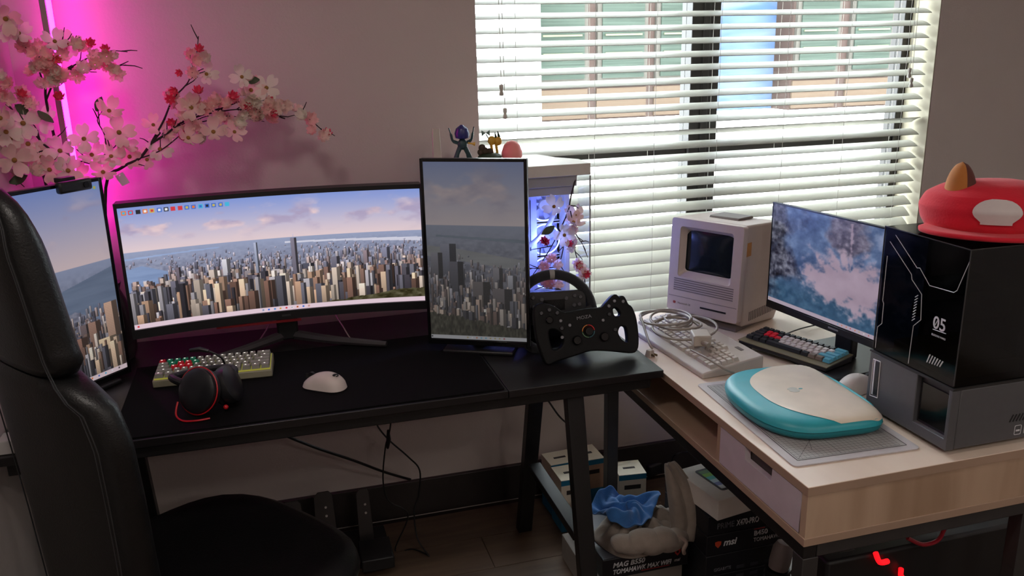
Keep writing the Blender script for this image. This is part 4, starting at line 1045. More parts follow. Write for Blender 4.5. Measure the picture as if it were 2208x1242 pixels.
def mark(pxs, w=.0017, name='printed_line'):
    MB().tube([(.0028,) + pf(*q) for q in pxs], w / 2, 4).build(name, mk, pr)
mark([(1929, 507), (1975, 578), (1981, 578), (2002, 616), (2054, 631), (2061, 627), (2088, 565)])
mark([(1917, 521), (1963, 592), (1964, 603), (1985, 635), (1983, 690), (1967, 703), (1956, 784)])
mark([(1911, 552), (1901, 648), (1903, 655), (1899, 698), (1890, 705), (1885, 750)])
for i in range(9):
    y0_ = 637 + i * 6.3; xx = 1977 - i * .9
    MB().tube([(.0028,) + pf(xx - 6, y0_ + 4), (.0028,) + pf(xx, y0_)], .0010, 4).build('hazard_stripe', mk, pr)
for i in range(6):
    MB().tube([(.0028,) + pf(1996 + i * 5.5, 787 - 6 + i * 2), (.0028,) + pf(2003 + i * 5.5, 765 + i * 3)], .0016, 4).build('hazard_stripe', mk, pr)
FMp = Matrix(((0, 0, -1, .0026), (-1, 0, 0, 0), (0, 1, 0, 0), (0, 0, 0, 1)))
def ptext(body, px, py, size, **k):
    p = pf(px, py); text(body, size, mk, pr, T(0, p[0], p[1]) @ FMp, depth=.0003, **k)
ptext('05', 2008, 706, .038, squash=.95, bold=.0004)
mark([(2009, 710), (2037, 720)], .0016)
ptext('ELEGOO MARS', 2006, 722, .0058)
MB().tube([(.0028,) + pf(2014, 701), (.0028,) + pf(2021, 688)], .0012, 4).build('printed_line', mk, pr)
mk2 = [(1884, 774), (1899, 780), (1892, 858), (1876, 852)]
for i in range(4):
    a_, b_ = mk2[i], mk2[(i + 1) % 4]
    MB().tube([(-.0006,) + pf(*a_), (-.0006,) + pf(*b_)], .0011, 4).build('printed_line', mk, pr)
MB().prism([pf(1889, 780), pf(1897, 783), pf(1890, 852), pf(1882, 849)], -.0008, .0, 'x').build('label_panel', blk, pr)
MB().prism([pf(1886, 776), pf(1889, 777), pf(1882, 850), pf(1879, 849)], -.001, .0, 'x').build('label_strip', mk, pr)
mark2 = lambda q: q
# side face: usb port, vents
for i in range(12):
    M_ = T(.16 + i * .0085, -.0006, .062) @ Ry(.45)
    MB().bb(-.0016, .0016, 0, .001, -.009, .009, M_).build('vent_slot', blk, pr)
def ring(x0, x1, z0, z1):
    link('port_outline', curve_mesh('port_outline', mk, [rrect(x0, x1, z0, z1, .003), rrect(x0 + .0012, x1 - .0012, z0 + .0012, z1 - .0012, .0024)[::-1]], .0006), pr, T(0, -.0004, 0) @ Rx(math.pi / 2))
ring(.172, .190, .022, .044); ring(.197, .235, .022, .044)
MB().bb(.176, .186, -.0008, .0, .030, .0335).build('usb_port', mk, pr)
MB().bb(.201, .231, -.0008, .0, .026, .040).build('switch', blk, pr)

# ------------------------------------------------------------------ cap on the printer
cp = thing('red_cap', 'red plush cap with one brown ear and a pale patch on the printer', 'cap', (1.442, 1.425, ZT + .0006), math.radians(-32))
felt = mat('red_felt', (206, 20, 44), .9, bump=(220, .25), sheen=.12)
def crown(u, v):
    a = 2 * math.pi * u; prof_ = [(.0, .104), (.35, .102), (.65, .094), (.88, .076), (.97, .050), (.93, .020), (.86, .003)]
    i = v * (len(prof_) - 1); k = min(int(i), len(prof_) - 2); t = i - k
    r = prof_[k][0] * (1 - t) + prof_[k + 1][0] * t; z = prof_[k][1] * (1 - t) + prof_[k + 1][1] * t
    r = max(r, .002) * (1 + .02 * math.sin(3 * a))
    return (r * .135 * math.cos(a), r * .128 * math.sin(a), z * (1 + .10 * min(1, r) * math.cos(a - 5.2)) + .006)
MB().grid(crown, 48, 19, cu=True).build('crown', felt, cp, sub=1)
def brim(u, v):
    a = math.radians(-175 + 135 * u); r = .112 + .052 * v * math.sin(math.pi * u) ** .5
    return (r * 1.02 * math.cos(a), r * math.sin(a), .012 - .006 * v + .008 * math.cos(math.pi * (u - .5)) * v)
MB().grid(brim, 28, 8).build('brim', felt, cp, solid=.010, sub=1)
ear_l, ear_d = mat('tan_felt', (178, 112, 50), .9, sheen=.1), mat('brown_felt', (92, 48, 40), .9, sheen=.1)
EM = T(-.062, -.034, .074) @ Rz(math.radians(-80)) @ Ry(-.06)
def earf(y0, k):
    s = MB()
    s.grid(lambda u, v: (math.sin((u - .5) * math.pi) * .036 * (1 - v ** 3.2) ** .5 * (1 - .12 * v), k * .030 * math.cos((u - .5) * math.pi) * (1 - v ** 2.2) ** .6, v * .074), 18, 14)
    return s
earf(0, -1).build('ear_front', ear_l, cp, EM)
earf(0, 1).build('ear_back', ear_d, cp, EM)
def patch(u, v):
    a = math.radians(-100 + (u - .5) * 44); zz = .032 + .052 * v
    half = (max(0, 1 - (2 * v - 1) ** 2)) ** .5 if v > .12 else (max(0, 1 - (2 * .12 - 1) ** 2)) ** .5
    a = math.radians(-94 + (u - .5) * 38 * half)
    r = interp(zz, [(.010, .89), (.028, .95), (.056, .985), (.080, .90), (.092, .72)])
    return (r * .135 * 1.03 * math.cos(a), r * .128 * 1.03 * math.sin(a), zz + .004)
MB().grid(patch, 16, 12).build('patch', mat('pale_patch', (206, 196, 194), .85), cp)

CHX, CHY, CHR, BLEAN, BHT = -.217, 1.815, -53.4, .06, .97
# ------------------------------------------------------------------ gaming chair
ch = thing('gaming_chair', 'black leather high backed chair in front of the black desk', 'chair', (CHX, CHY, .012), math.radians(CHR))
lea = mat('black_leather', (10, 10, 11), .42, noise=(30, .1), bump=(260, .35))
def bw(t): return interp(t, [(0, .165), (.2, .19), (.42, .208), (.54, .215), (.61, .198), (.655, .150), (.70, .132), (.85, .120), (.95, .108), (1.0, .07)])
def bd(t): return interp(t, [(0, .06), (.3, .05), (.6, .045), (.9, .042), (1, .02)])
def by(t): return -.235 - .02 * t - BLEAN * t * t * .5 - BLEAN * t * .5
def bz_(t): return .394 + BHT * t
def bk_fn(t0, t1, k=1.0):
    def f(u, v):
        t = t0 + (t1 - t0) * u; a = 2 * math.pi * v
        e = 1.0 if 0.03 < u < 0.97 else .82
        x = math.copysign(abs(math.cos(a)) ** .55, math.cos(a)) * bw(t) * e * k; y = math.copysign(abs(math.sin(a)) ** .8, math.sin(a)) * bd(t) * e
        y += .035 * (abs(x) / .27) ** 2 * (1 if t < .62 else .4)                 # side bolsters come forward
        return (x, by(t) + y, bz_(t))
    return f
def closed(fn, nu, nv):
    s = MB().grid(fn, nu, nv, cv=True)
    s.f += [tuple(range(nv)), tuple(range((nu - 1) * nv, nu * nv))[::-1]]
    return s
closed(bk_fn(0, .66), 26, 40).build('backrest', lea, ch, sharp=70)
closed(bk_fn(.664, 1), 16, 40, ).build('headrest', lea, ch, sharp=70)
st_m = mat('grey_stitching', (44, 44, 46), .7)
for k in (.80, .86):
    for s in (-1, 1):
        pts = []
        for t in np.linspace(.06, .985, 40):
            x = s * bw(t) * k ** .55; y = by(t) - bd(t) * (1 - k ** 2 * .55) ** .45 + .035 * (abs(x) / .27) ** 2 * (1 if t < .62 else .4)
            pts.append((x, y - .0005, bz_(t)))
        MB().tube(pts, .0012, 5).build('stitching', st_m, ch)
def seat(u, v):
    a = 2 * math.pi * v
    prof_ = [(.0, .392), (.80, .392), (.96, .41), (1.0, .445), (.98, .475), (.88, .495), (.6, .497), (.3, .492), (.001, .490)]
    i = u * (len(prof_) - 1); k = min(int(i), len(prof_) - 2); q = i - k
    r = prof_[k][0] * (1 - q) + prof_[k + 1][0] * q; z = prof_[k][1] * (1 - q) + prof_[k + 1][1] * q
    cx, sy = math.cos(a), math.sin(a); rr = (abs(cx) ** 3.2 + abs(sy) ** 3.2) ** (-1 / 3.2)
    return (rr * cx * r * .30, .0 + rr * sy * r * .292, z - .028 + .012 * (abs(rr * cx * r) ** 3))
MB().grid(seat, 25, 44, cv=True).build('seat', lea, ch, sharp=70)
MB().bb(-.12, .12, -.13, .13, .31, .362).build('tilt_mechanism', metal_blk, ch, bevel=.01)
MB().lathe([(.03, .10), (.03, .22), (.022, .221), (.022, .31)], 20).build('gas_lift', metal_blk, ch)
for s in (-1, 1): MB().bb(s * .15 - .02, s * .15 + .02, -.25, -.10, .355, .40).build('back_bracket', metal_blk, ch, bevel=.006)
for k in range(5):
    a = 2 * math.pi * k / 5 + .3
    MB().tube([(.02 * math.cos(a), .02 * math.sin(a), .105), (.29 * math.cos(a), .29 * math.sin(a), .07)], [.028, .017], 10).build('base_leg', metal_blk, ch)
    MB().cyl((.29 * math.cos(a), .29 * math.sin(a), .0285), .028, .04, 'x', 18).build('caster', blk, ch)

# ------------------------------------------------------------------ pedals on the floor
pb = at(790, 1178, Z=.07)
pd = thing('pedal_set', 'black sim racing pedals with silver bolts on the floor under the desk', 'pedals', (pb.x, pb.y, .0122))
MB().bb(-.28, .075, -.03, .16, 0, .028).build('base_plate', metal_blk, pd, bevel=.003)
MB().bb(-.025, .075, -.10, .02, .0285, .07).build('heel_block', blk, pd, bevel=.004)
for x, hgt, yy in ((.008, .185, .05), (-.115, .185, .07), (-.215, .165, .08)):
    M_ = T(x, yy, .030) @ Rx(math.radians(-14))
    wdt = .024 if x > 0 else .034
    q = MB().prism([(-wdt, 0), (wdt, 0), (wdt * .82, hgt - .012), (wdt * .5, hgt), (-wdt * .5, hgt), (-wdt * .9, hgt - .014)], -.004, .004, 'y').build('pedal', mat('pedal_dark', (56, 52, 52), .4, .5), pd, M_, bevel=.001)
    for z in (hgt - .05, hgt - .078): MB().cyl((.004, -.0055, z), .0038, .003, 'y', 12).build('bolt', mat('bolt_silver', (170, 168, 166), .3, .8), q)
    MB().tube([(x, yy + .02, .03), (x, yy + .06, .11)], .009, 8).build('damper', metal_blk, pd)

# ------------------------------------------------------------------ cables under the desk
cb([at(575, 915, Y=2.28), at(600, 932, Y=2.33), at(680, 965, Y=2.42), at(760, 992, Y=2.50), at(830, 1018, Y=2.57), at(885, 1034, Y=2.62)], .0045, 'power_cable', 'thick black cable sagging from the desk to the wall')
cb([at(803, 885, Y=2.30), at(812, 915, Y=2.33), at(838, 948, Y=2.36), at(880, 985, Y=2.42), at(905, 1015, Y=2.46), at(902, 1070, Y=2.48), at(893, 1100, Y=2.46), at(900, 1160, Y=2.40), at(926, 1200, Z=.016)], .0026, 'power_cable', 'thin black cable bulging right before it drops to the floor')
cb([at(846, 882, Y=2.30), at(840, 930, Y=2.33), at(831, 965, Y=2.36), at(826, 1035, Y=2.42), at(838, 1080, Y=2.44), at(880, 1110, Y=2.44), at(852, 1186, Z=.016), at(890, 1184, Z=.016), at(922, 1196, Z=.016)], .0024, 'power_cable', 'thin black cable hanging straight and looping on the floor')
tag(MB().tube([at(837, 928, Y=2.335), at(838, 948, Y=2.345), at(836, 966, Y=2.36)], [.004, .0075, .004], 8).build('cable_tie', blk), 'small black tie where two thin cables cross under the desk', 'cable tie')
cb([at(1165, 838, Y=2.42), at(1185, 868, Y=2.48), at(1210, 902, Y=2.54), at(1245, 930, Y=2.61), at(1260, 945, Y=2.64)], .0032, 'power_cable', 'black cable curving down beside the right desk legs')
cb([at(1445, 1010, Z=.013), at(1452, 985, Y=2.52), at(1470, 976, Y=2.52), at(1500, 976, Y=2.50), at(1530, 985, Y=2.46)], .0026, 'power_cable', 'black cable arching up from the floor behind the tablet box')
blob = at(1425, 1005, Z=.06)
adb = thing('power_brick', 'black power brick on the floor behind the grey clothes', 'adapter', (blob.x, blob.y + .05, .0124), .3)
MB().bb(-.055, .055, -.03, .03, 0, .05).build('body', blk, adb, bevel=.008, seg=3)
MB().tube(smooth_path([(-.055, 0, .02), (-.09, -.01, .03), (-.10, .03, .012), (-.16, .05, .008)], 5), .003, 8).build('lead', blk, adb)

# ------------------------------------------------------------------ product boxes (white and blue)
bx_w, bx_b = mat('white_carton', (240, 230, 212), .7, noise=(30, .03)), mat('blue_carton', (30, 120, 160), .6)
bx_p = mat('peach_carton', (196, 158, 134), .7)
def carton(label, nl, nr, fl_, top, zbase, side_m=None):
    a, b, c = (at(*q, Z=top) for q in (nl, nr, fl_))
    ex_ = (b - a); ey_ = (c - a)
    Mx = frame(Vector((a.x, a.y, zbase)), ex_, ey_)
    root = thing('product_box', label, 'box', M=Mx, group='white and blue product boxes')
    lx, ly, h = ex_.length, ey_.length, top - zbase
    MB().bb(0, lx, 0, ly, h * .42, h).build('upper_sleeve', side_m or bx_w, root, bevel=.0015)
    MB().bb(.0006, lx - .0006, .0006, ly - .0006, .0003, h * .42).build('lower_sleeve', bx_b, root, bevel=.0015)
    MB().bb(0, lx, 0, ly, h - .0004, h + .0008).build('lid', bx_w, root)
    MB().bb(lx * .28, lx * .72, ly * .42, ly * .55, h + .0008, h + .0011).build('printed_wordmark', mat('black_print', (52, 48, 48), .6), root)
    MB().bb(lx * .2, lx * .8, -.0006, 0, h * .72, h * .80).build('printed_wordmark', mat('black_print', (52, 48, 48), .6), root)
    MB().bb(0, lx, -.0007, 0, h * .90, h * .995).build('blue_edge', bx_b, root)
    return root
carton('white and blue box at the back left of the box cluster beside the desk leg', (1188, 1004), (1246, 993), (1168, 979), .205, .0124)
carton('white and blue box nearest the desk leg in the box cluster', (1210, 1038), (1268, 1028), (1189, 1008), .205, .0124)
carton('white and blue box with peach front behind the front desk leg', (1251, 996), (1303, 987), (1228, 966), .205, .0124, bx_p)
carton('white and blue box standing alone right of the thin desk post', (1335, 1026), (1394, 1020), (1327, 997), .205, .0124)

# ------------------------------------------------------------------ motherboard boxes
bxk = mat('black_carton', (24, 24, 30), .45, noise=(6, .2)); bxs = mat('grey_black_carton', (70, 68, 74), .35, noise=(4, .35))
rd = mat('red_print', (190, 50, 50), .6); wt = mat('white_print', (176, 176, 180), .6); dimp = mat('dim_print', (110, 110, 118), .6)
def mbox(label, x0, y0, w_, d_, z0, h, m=bxk, top=None, rz=0):
    root = thing('motherboard_box', label, 'box', (x0, y0, z0), rz, 'computer part boxes under the wooden desk')
    MB().bb(0, w_, 0, d_, 0, h).build('carton', m, root, bevel=.002)
    MB().bb(.004, w_ - .004, .004, d_ - .004, h, h + .0007).build('top_print', top or m, root)
    return root
FT = lambda x, z: T(x, -.0006, z) @ Rx(math.pi / 2)
p1 = at(1300, 1209, Z=.165); p2 = at(1529, 1172, Z=.165)
wB = .270
bA = mbox('pale grey carton at the bottom left under the tomahawk box', p1.x - .03, p1.y + .015, wB + .02, .255, .0124, .0845, mat('pale_grey_carton', (150, 144, 138), .7))
b1 = mbox('black and silver box with large tomahawk max wifi lettering under the clothes', p1.x, p1.y, wB, .272, .0982, .066, bxk, bxs)
text('MAG B550', .022, wt, b1, FT(.03, .036), shear=.25, bold=.0004); text('TOMAHAWK MAX WIFI', .021, wt, b1, FT(.03, .014), shear=.25, bold=.0004, squash=.82)
MB().bb(.12, .21, -.0008, 0, .009, .0105).build('red_rule', rd, b1)
link('dragon_badge', curve_mesh('dragon_badge', rd, [[(0, .016), (.010, .018), (.020, .016), (.019, .006), (.010, -.004), (.001, .006)]], .0006), b1, FT(wB - .045, .040)); text('msi', .014, wt, b1, FT(wB - .046, .018), shear=.2)
link('badge_hole', curve_mesh('badge_hole', bxk, [circle(.010, .009, .0042, 12)], .0008), b1, FT(wB - .045, .040) @ T(0, 0, .0003))
p3 = at(1523, 1115, Z=.300); p3.x = 1.090; w3 = .265
names = [('black box lettered prime x470 directly under the white tablet box', .2365, .0625), ('black box with red badge lettered b450 tomahawk in the right stack', .1705, .0655), ('black box with small white lettering third from the top of the right stack', .1045, .0655), ('black box at the bottom of the right stack of part boxes', .0385, .0655)]
st = [mbox(n_, p3.x, p3.y, w3, .27, z0, h - .0008) for n_, z0, h in names]
mbox('dark carton on the floor under the right stack', p3.x + .005, p3.y + .01, w3, .26, .0124, .0252)
text('PRIME', .026, dimp, st[0], FT(.03, .018), squash=.8); text('X470-PRO', .026, wt, st[0], FT(.092, .018), squash=.62, bold=.0003)
link('round_badge', curve_mesh('round_badge', mat('dim_red', (120, 16, 24), .4), [circle(0, 0, .013, 20, .009)], .0006), st[0], FT(.178, .030))
link('dragon_badge', curve_mesh('dragon_badge', mat('orange_print', (200, 70, 40), .6), [[(0, .016), (.010, .018), (.020, .016), (.019, .006), (.010, -.004), (.001, .006)]], .0006), st[1], FT(.026, .026))
text('msi', .030, wt, st[1], FT(.052, .026), shear=.25, bold=.0005)
text('B450', .022, wt, st[1], FT(.150, .040), bold=.0003); text('TOMAHAWK', .018, wt, st[1], FT(.150, .020), squash=.85); MB().bb(.150, .185, -.0008, 0, .060, .062).build('red_rule', rd, st[1])
text('GIGABYTE', .014, dimp, st[2], FT(.026, .012), squash=.85); text('B550', .014, wt, st[3], FT(.026, .034)); MB().bb(.062, .092, -.0008, 0, .036, .042).build('red_rule', rd, st[3])
for i in range(3):
    for j in range(3): MB().bb(.10 + i * .045, .125 + i * .045, -.0008, 0, .008 + j * .018, .018 + j * .018).build('feature_icon', mat('dark_icon', (52, 52, 60), .6), st[3 if j else 2])
# white tablet box
q0, q1, q2 = at(1549, 1081, Z=.362), at(1636, 1055, Z=.362), at(1467, 1012, Z=.362)
tb = thing('tablet_box', 'white tablet box with a colourful screen picture on its lid', 'box', M=frame(Vector((q0.x, q0.y, .3000)), q1 - q0, q2 - q0))
tw, tl = .165, (q2 - q0).length
MB().bb(0, tw, 0, tl, .0004, .062).build('carton', mat('white_gloss_carton', (218, 210, 204), .4), tb, bevel=.0015)
link('tablet_picture', curve_mesh('tablet_picture', mat('picture_frame', (60, 62, 66), .4), [rrect(.045, tw - .02, .04, tl - .03, .01)], .0006), tb, T(0, 0, .0625))
for i, c in enumerate(((206, 214, 222), (126, 140, 196), (190, 214, 224), (92, 190, 190), (130, 190, 80), (90, 130, 90))):
    y0_ = .050 + i * (tl - .09) / 6; MB().bb(.052, tw - .027, y0_, y0_ + (tl - .09) / 6, .0628, .0632).build('picture_band', mat('picture_%d' % i, c, .4), tb)

# ------------------------------------------------------------------ clothes on the box
cl_c = Vector((.965, 2.075, .2))
gc = mat('grey_jersey', (150, 138, 128), .95, noise=(60, .06), bump=(350, .4), sheen=.2)
tr = thing('grey_trousers', 'crumpled grey jersey trousers heaped on the tomahawk box', 'clothing', (cl_c.x, cl_c.y, .1655))
def heap(u, v):
    a = 2 * math.pi * u; r = v
    fold = .012 * math.sin(5 * a + 3 * r) + .008 * math.sin(11 * a - 6 * r) + .006 * math.sin(17 * a + 9 * r)
    R = .135 * (1 + .10 * math.sin(2 * a + .6) + .05 * math.sin(5 * a))
    z = .070 * (1 - r ** 3.5) * (1 - .45 * math.exp(-((r - .05) / .4) ** 2)) + fold * (1 - r ** 6) * min(1, r * 3)
    return (R * r * math.cos(a) * 1.0, R * r * math.sin(a) * .92, max(.001, z) if r < .999 else .001)
MB().grid(heap, 90, 26, cu=True).build('body', gc, tr, sharp=80, solid=.003)
Lc = [(1440, 1166), (1446, 1130), (1444, 1090), (1440, 1050), (1437, 1015), (1438, 998)]
Rc = [(1500, 1168), (1518, 1125), (1516, 1085), (1502, 1050), (1470, 1012), (1449, 996)]
def flap(u, v):
    q = v * (len(Lc) - 1); k = min(int(q), len(Lc) - 2); t = q - k
    l_ = [Lc[k][i] * (1 - t) + Lc[k + 1][i] * t for i in (0, 1)]; r_ = [Rc[k][i] * (1 - t) + Rc[k + 1][i] * t for i in (0, 1)]
    p = at(l_[0] + (r_[0] - l_[0]) * u, l_[1] + (r_[1] - l_[1]) * u, Y=1.985 + .05 * v - .022 * math.sin(math.pi * u) + .006 * math.sin(14 * u + 4 * v) + .006 * math.sin(9 * v + 3 * u))
    return p - Vector(tr.location)
MB().grid(flap, 22, 26).build('leg_fabric', gc, tr, sharp=80, solid=.016, sub=1)
def roll(t): return Vector((-.125 + .22 * t, -.095 - .035 * math.sin(math.pi * t), .040 + .018 * math.sin(math.pi * t * 1.3)))
MB().tube([roll(t) + Vector((0, 0, .005 * math.sin(23 * t))) for t in np.linspace(0, 1, 26)], [.024 + .014 * math.sin(math.pi * t) + .0015 * math.sin(31 * t) for t in np.linspace(0, 1, 26)], 14).build('waistband', gc, tr, sub=1, sharp=80)
MB().tube(smooth_path([(.055, -.130, .060), (.080, -.140, .040), (.070, -.146, .020), (.075, -.142, .004)], 5), .006, 6).build('drawstring', mat('drawstring_taupe', (160, 142, 132), .9), tr)
bc = mat('blue_fleece', (52, 108, 172), .95, noise=(40, .12), bump=(300, .4), sheen=.3)
def blue(u, v):
    a = 2 * math.pi * u; r = v
    R = .100 * (1 + .12 * math.sin(3 * a + 1) + .05 * math.sin(5 * a + .5))
    z = .074 + .020 * r * r * math.sin(3 * a + 2.2) + .010 * math.sin(4 * a + 7 * r) * r + .016 * math.sin(9 * r + 2 * a) * (1 - .4 * r) + .006 * math.sin(13 * a + 11 * r) * r
    return (-.040 + R * r * math.cos(a), .012 + R * r * math.sin(a) * .85, z + .016)
tag(MB().grid(blue, 80, 18, cu=True).build('blue_cloth', bc, None, T(*tr.location), solid=.004, sub=1, sharp=80), 'rumpled bright blue fleece cloth lying on the grey trousers', 'cloth')

# ------------------------------------------------------------------ in front of and under the wooden desk
dv = at(1678, 1215, Y=1.78)
dev = thing('handheld_device', 'grey rounded device with black collar in front of the part boxes', 'device', (dv.x, dv.y, .013), .2)
s0 = dv.z - .013
MB().lathe([(.05, 0), (.052, .01), (.04, s0 - .06), (.032, s0 - .045)], 24).build('stand', mat('device_grey', (120, 112, 110), .5), dev)
MB().lathe([(.033, 0), (.034, .016), (.033, .03)], 24, T(0, 0, s0 - .045)).build('collar', blk, dev)
MB().lathe([(.026, 0), (.029, .02), (.028, .06), (.020, .078), (.003, .084)], 24, T(0, 0, s0 - .016) @ Ry(.25)).build('head', mat('device_lilac', (150, 138, 138), .45), dev)
MB().tube(smooth_path([(.03, -.02, s0 - .03), (.045, -.03, s0 + .02), (.04, -.02, s0 + .05)], 5), .004, 8).build('strap', mat('device_beige', (170, 156, 144), .6), dev)
tw_ = thing('spare_computer', 'black computer case with glowing red trim under the wooden desk', 'computer', (1.10, 1.42, .0124))
MB().bb(.04, .60, .02, .12, .012, .42).build('case', blk, tw_, bevel=.008)  # case widened so its black covers the lit floor behind
for x in (.05, .54):
    for y in (.03, .08): MB().bb(x, x + .03, y, y + .03, .0004, .0118).build('foot', blk, tw_)
redg = mat('red_glow', (220, 20, 30), .4, emit=(255, 20, 30), estr=.9); redd = mat('dark_red_tube', (150, 16, 36), .35)
L0 = Vector(tw_.location)
MB().tube(smooth_path([at(1957, 1160, Y=1.425) - L0, at(1990, 1174, Y=1.42) - L0, at(2022, 1165, Y=1.42) - L0, at(2036, 1141, Y=1.425) - L0], 6), .005, 8).build('red_handle', redd, tw_)
MB().tube(smooth_path([at(1888, 1192, Y=1.43) - L0, at(1897, 1212, Y=1.425) - L0, at(1914, 1210, Y=1.43) - L0], 5), .0065, 8).build('red_light', redg, tw_)
MB().tube([at(1943, 1226, Y=1.43) - L0, at(1942, 1240, Y=1.43) - L0, at(1950, 1250, Y=1.43) - L0], .006, 8).build('red_light', redg, tw_)
MB().bb(*[v for q in zip(at(1812, 1192, Y=1.434) - L0, at(1840, 1182, Y=1.439) - L0) for v in sorted(q)]).build('label_plate', mat('dull_metal', (90, 90, 94), .35, .7), tw_)

# ------------------------------------------------------------------ blossom branches
bark = mat('dark_bark', (46, 28, 34), .8)
pet_b = slat_mat('petal_blush', (234, 206, 196), .3)
pet_w, pet_p, pet_d = slat_mat('petal_cream', (232, 222, 210), .3), slat_mat('petal_pink', (236, 186, 184), .3), slat_mat('petal_deep_pink', (222, 70, 100), .2)
leaf_m = mat('leaf_green', (78, 92, 66), .7); core_m = mat('flower_core', (150, 108, 52), .8)
def petal(s, a, L, W, cup, M=None, notch=.16):
    def f(u, v):
        y = L * (.08 + .92 * u); w = W * (.22 + .78 * math.sin(math.pi * min(1, .62 * u + .02)) ** 1.1) * (1 - max(0, u - .72) * 1.6)
        x = (2 * v - 1) * w; y -= notch * L * u ** 4 * (1 - abs(2 * v - 1)) ** 2
        return Vector((x * math.cos(a) - y * math.sin(a), x * math.sin(a) + y * math.cos(a), cup * u * u * L + .12 * abs(2 * v - 1) ** 2 * W))
    s.grid(f, 6, 5)
def flower(n, L, W, cup, m, layers=1):
    s = MB()
    for q in range(layers):
        for k in range(n): petal(s, 2 * math.pi * (k + .5 * q) / n, L * (1 - .25 * q), W * (1 - .2 * q), cup + .35 * q)
    return s.mesh('blossom', m, 80)
DOG = [flower(4, .038, .0170, .15, pet_w), flower(4, .035, .0160, .5, pet_w), flower(4, .036, .0165, .3, pet_b), flower(4, .034, .016, .75, pet_b)]
CHE = [flower(6, .019, .0062, .5, pet_p, 2), flower(5, .018, .0065, .7, pet_b, 2), flower(6, .017, .0058, .9, pet_w, 2), flower(5, .020, .006, .4, pet_b, 2)]
DEEP = [flower(7, .013, .0030, 1.0, pet_d, 2)]
CORE = MB().ball((0, 0, .003), (.0055, .0055, .0045), 10, 6).mesh('flower_core', core_m)
LEAF = MB().grid(lambda u, v: Vector(((2 * v - 1) * .012 * math.sin(math.pi * min(.98, .06 + .92 * u)), .045 * u, .010 * u * u + .003 * abs(2 * v - 1))), 7, 5).mesh('leaf', leaf_m, 80)
def put(root, kind, P, sc=1.0, face=True):
    me = random.choice({'dog': DOG, 'che': CHE, 'deep': DEEP, 'leaf': [LEAF]}[kind])
    d = (CAM - P).normalized() + Vector((random.uniform(-.6, .6), random.uniform(-.3, .3), random.uniform(-.2, .7)))
    M = d.to_track_quat('Z', 'Y').to_matrix().to_4x4() @ Rz(random.uniform(0, 6.28))
    o = link('leaf' if kind == 'leaf' else 'blossom', me, root, Matrix.Translation(P - Vector(root.location)) @ M @ Matrix.Scale(sc, 4))
    if kind == 'dog': link('flower_core', CORE, o, Matrix.Identity(4))
def twig(root, pts, r0, r1, k=5, side=0):
    L0_ = Vector(root.location)
    P = smooth_path([Vector(p) - L0_ for p in pts], k)
    n = len(P); MB().tube(P, [r0 + (r1 - r0) * i / (n - 1) for i in range(n)], 7).build('stem', bark, root)
    for q in range(side):
        i = random.randrange(2, n - 1); b0 = P[i]; t = (P[i] - P[i - 1]).normalized()
        d = (t + Vector((random.uniform(-.9, .9), random.uniform(-.3, .3), random.uniform(-.7, .9)))).normalized() * random.uniform(.02, .05)
        MB().tube([b0, b0 + d * .6, b0 + d + Vector((0, 0, random.uniform(-.006, .01)))], [.0017, .0014, .001], 5).build('twig', bark, root)
    return [p + L0_ for p in P]
vs_ = Vector((-.455, 2.468, DZ))
vase = tag(MB().lathe([(.04, .0006), (.05, .02), (.055, .10), (.04, .17), (.028, .20), (.034, .22)], 28, T(*vs_)).build('vase', mat('dark_vase', (52, 44, 48), .3)), 'dark vase behind the left portrait monitor holding the blossom branches', 'vase')
top = vs_ + Vector((0, 0, .20))
A_ = lambda x, y, Y=2.46: at(x, y, Y=Y)
def branch(label, stems, dogs=(), ches=(), deeps=(), leaves=(), Y=2.46, scat=0, sc=1.0):
    root = thing('blossom_branch', label, 'artificial flowers', tuple(vs_ + Vector((0, 0, .02))), 0, 'blossom branches in the vase')
    for i, (pts, r0, r1, sd) in enumerate(stems):
        P = twig(root, [p if isinstance(p, Vector) else A_(p[0], p[1], p[2] if len(p) > 2 else Y) for p in pts], r0, r1, 5, sd)
        for q in range(scat if i else 0):
            p = random.choice(P[len(P) // 3:]); put(root, random.choice(('che', 'che', 'che', 'che', 'che', 'deep')), p + Vector((random.gauss(0, .016), random.gauss(0, .014), random.gauss(0, .016))), random.uniform(.8, 1.25))
    for k, lst, s_ in (('dog', dogs, sc), ('che', ches, 1.1), ('deep', deeps, 1.1), ('leaf', leaves, 1.0)):
        for q in lst: put(root, k, A_(q[0], q[1], (q[2] if len(q) > 2 else Y) + random.uniform(-.035, .01)), s_ * random.uniform(.88, 1.1))
    return root
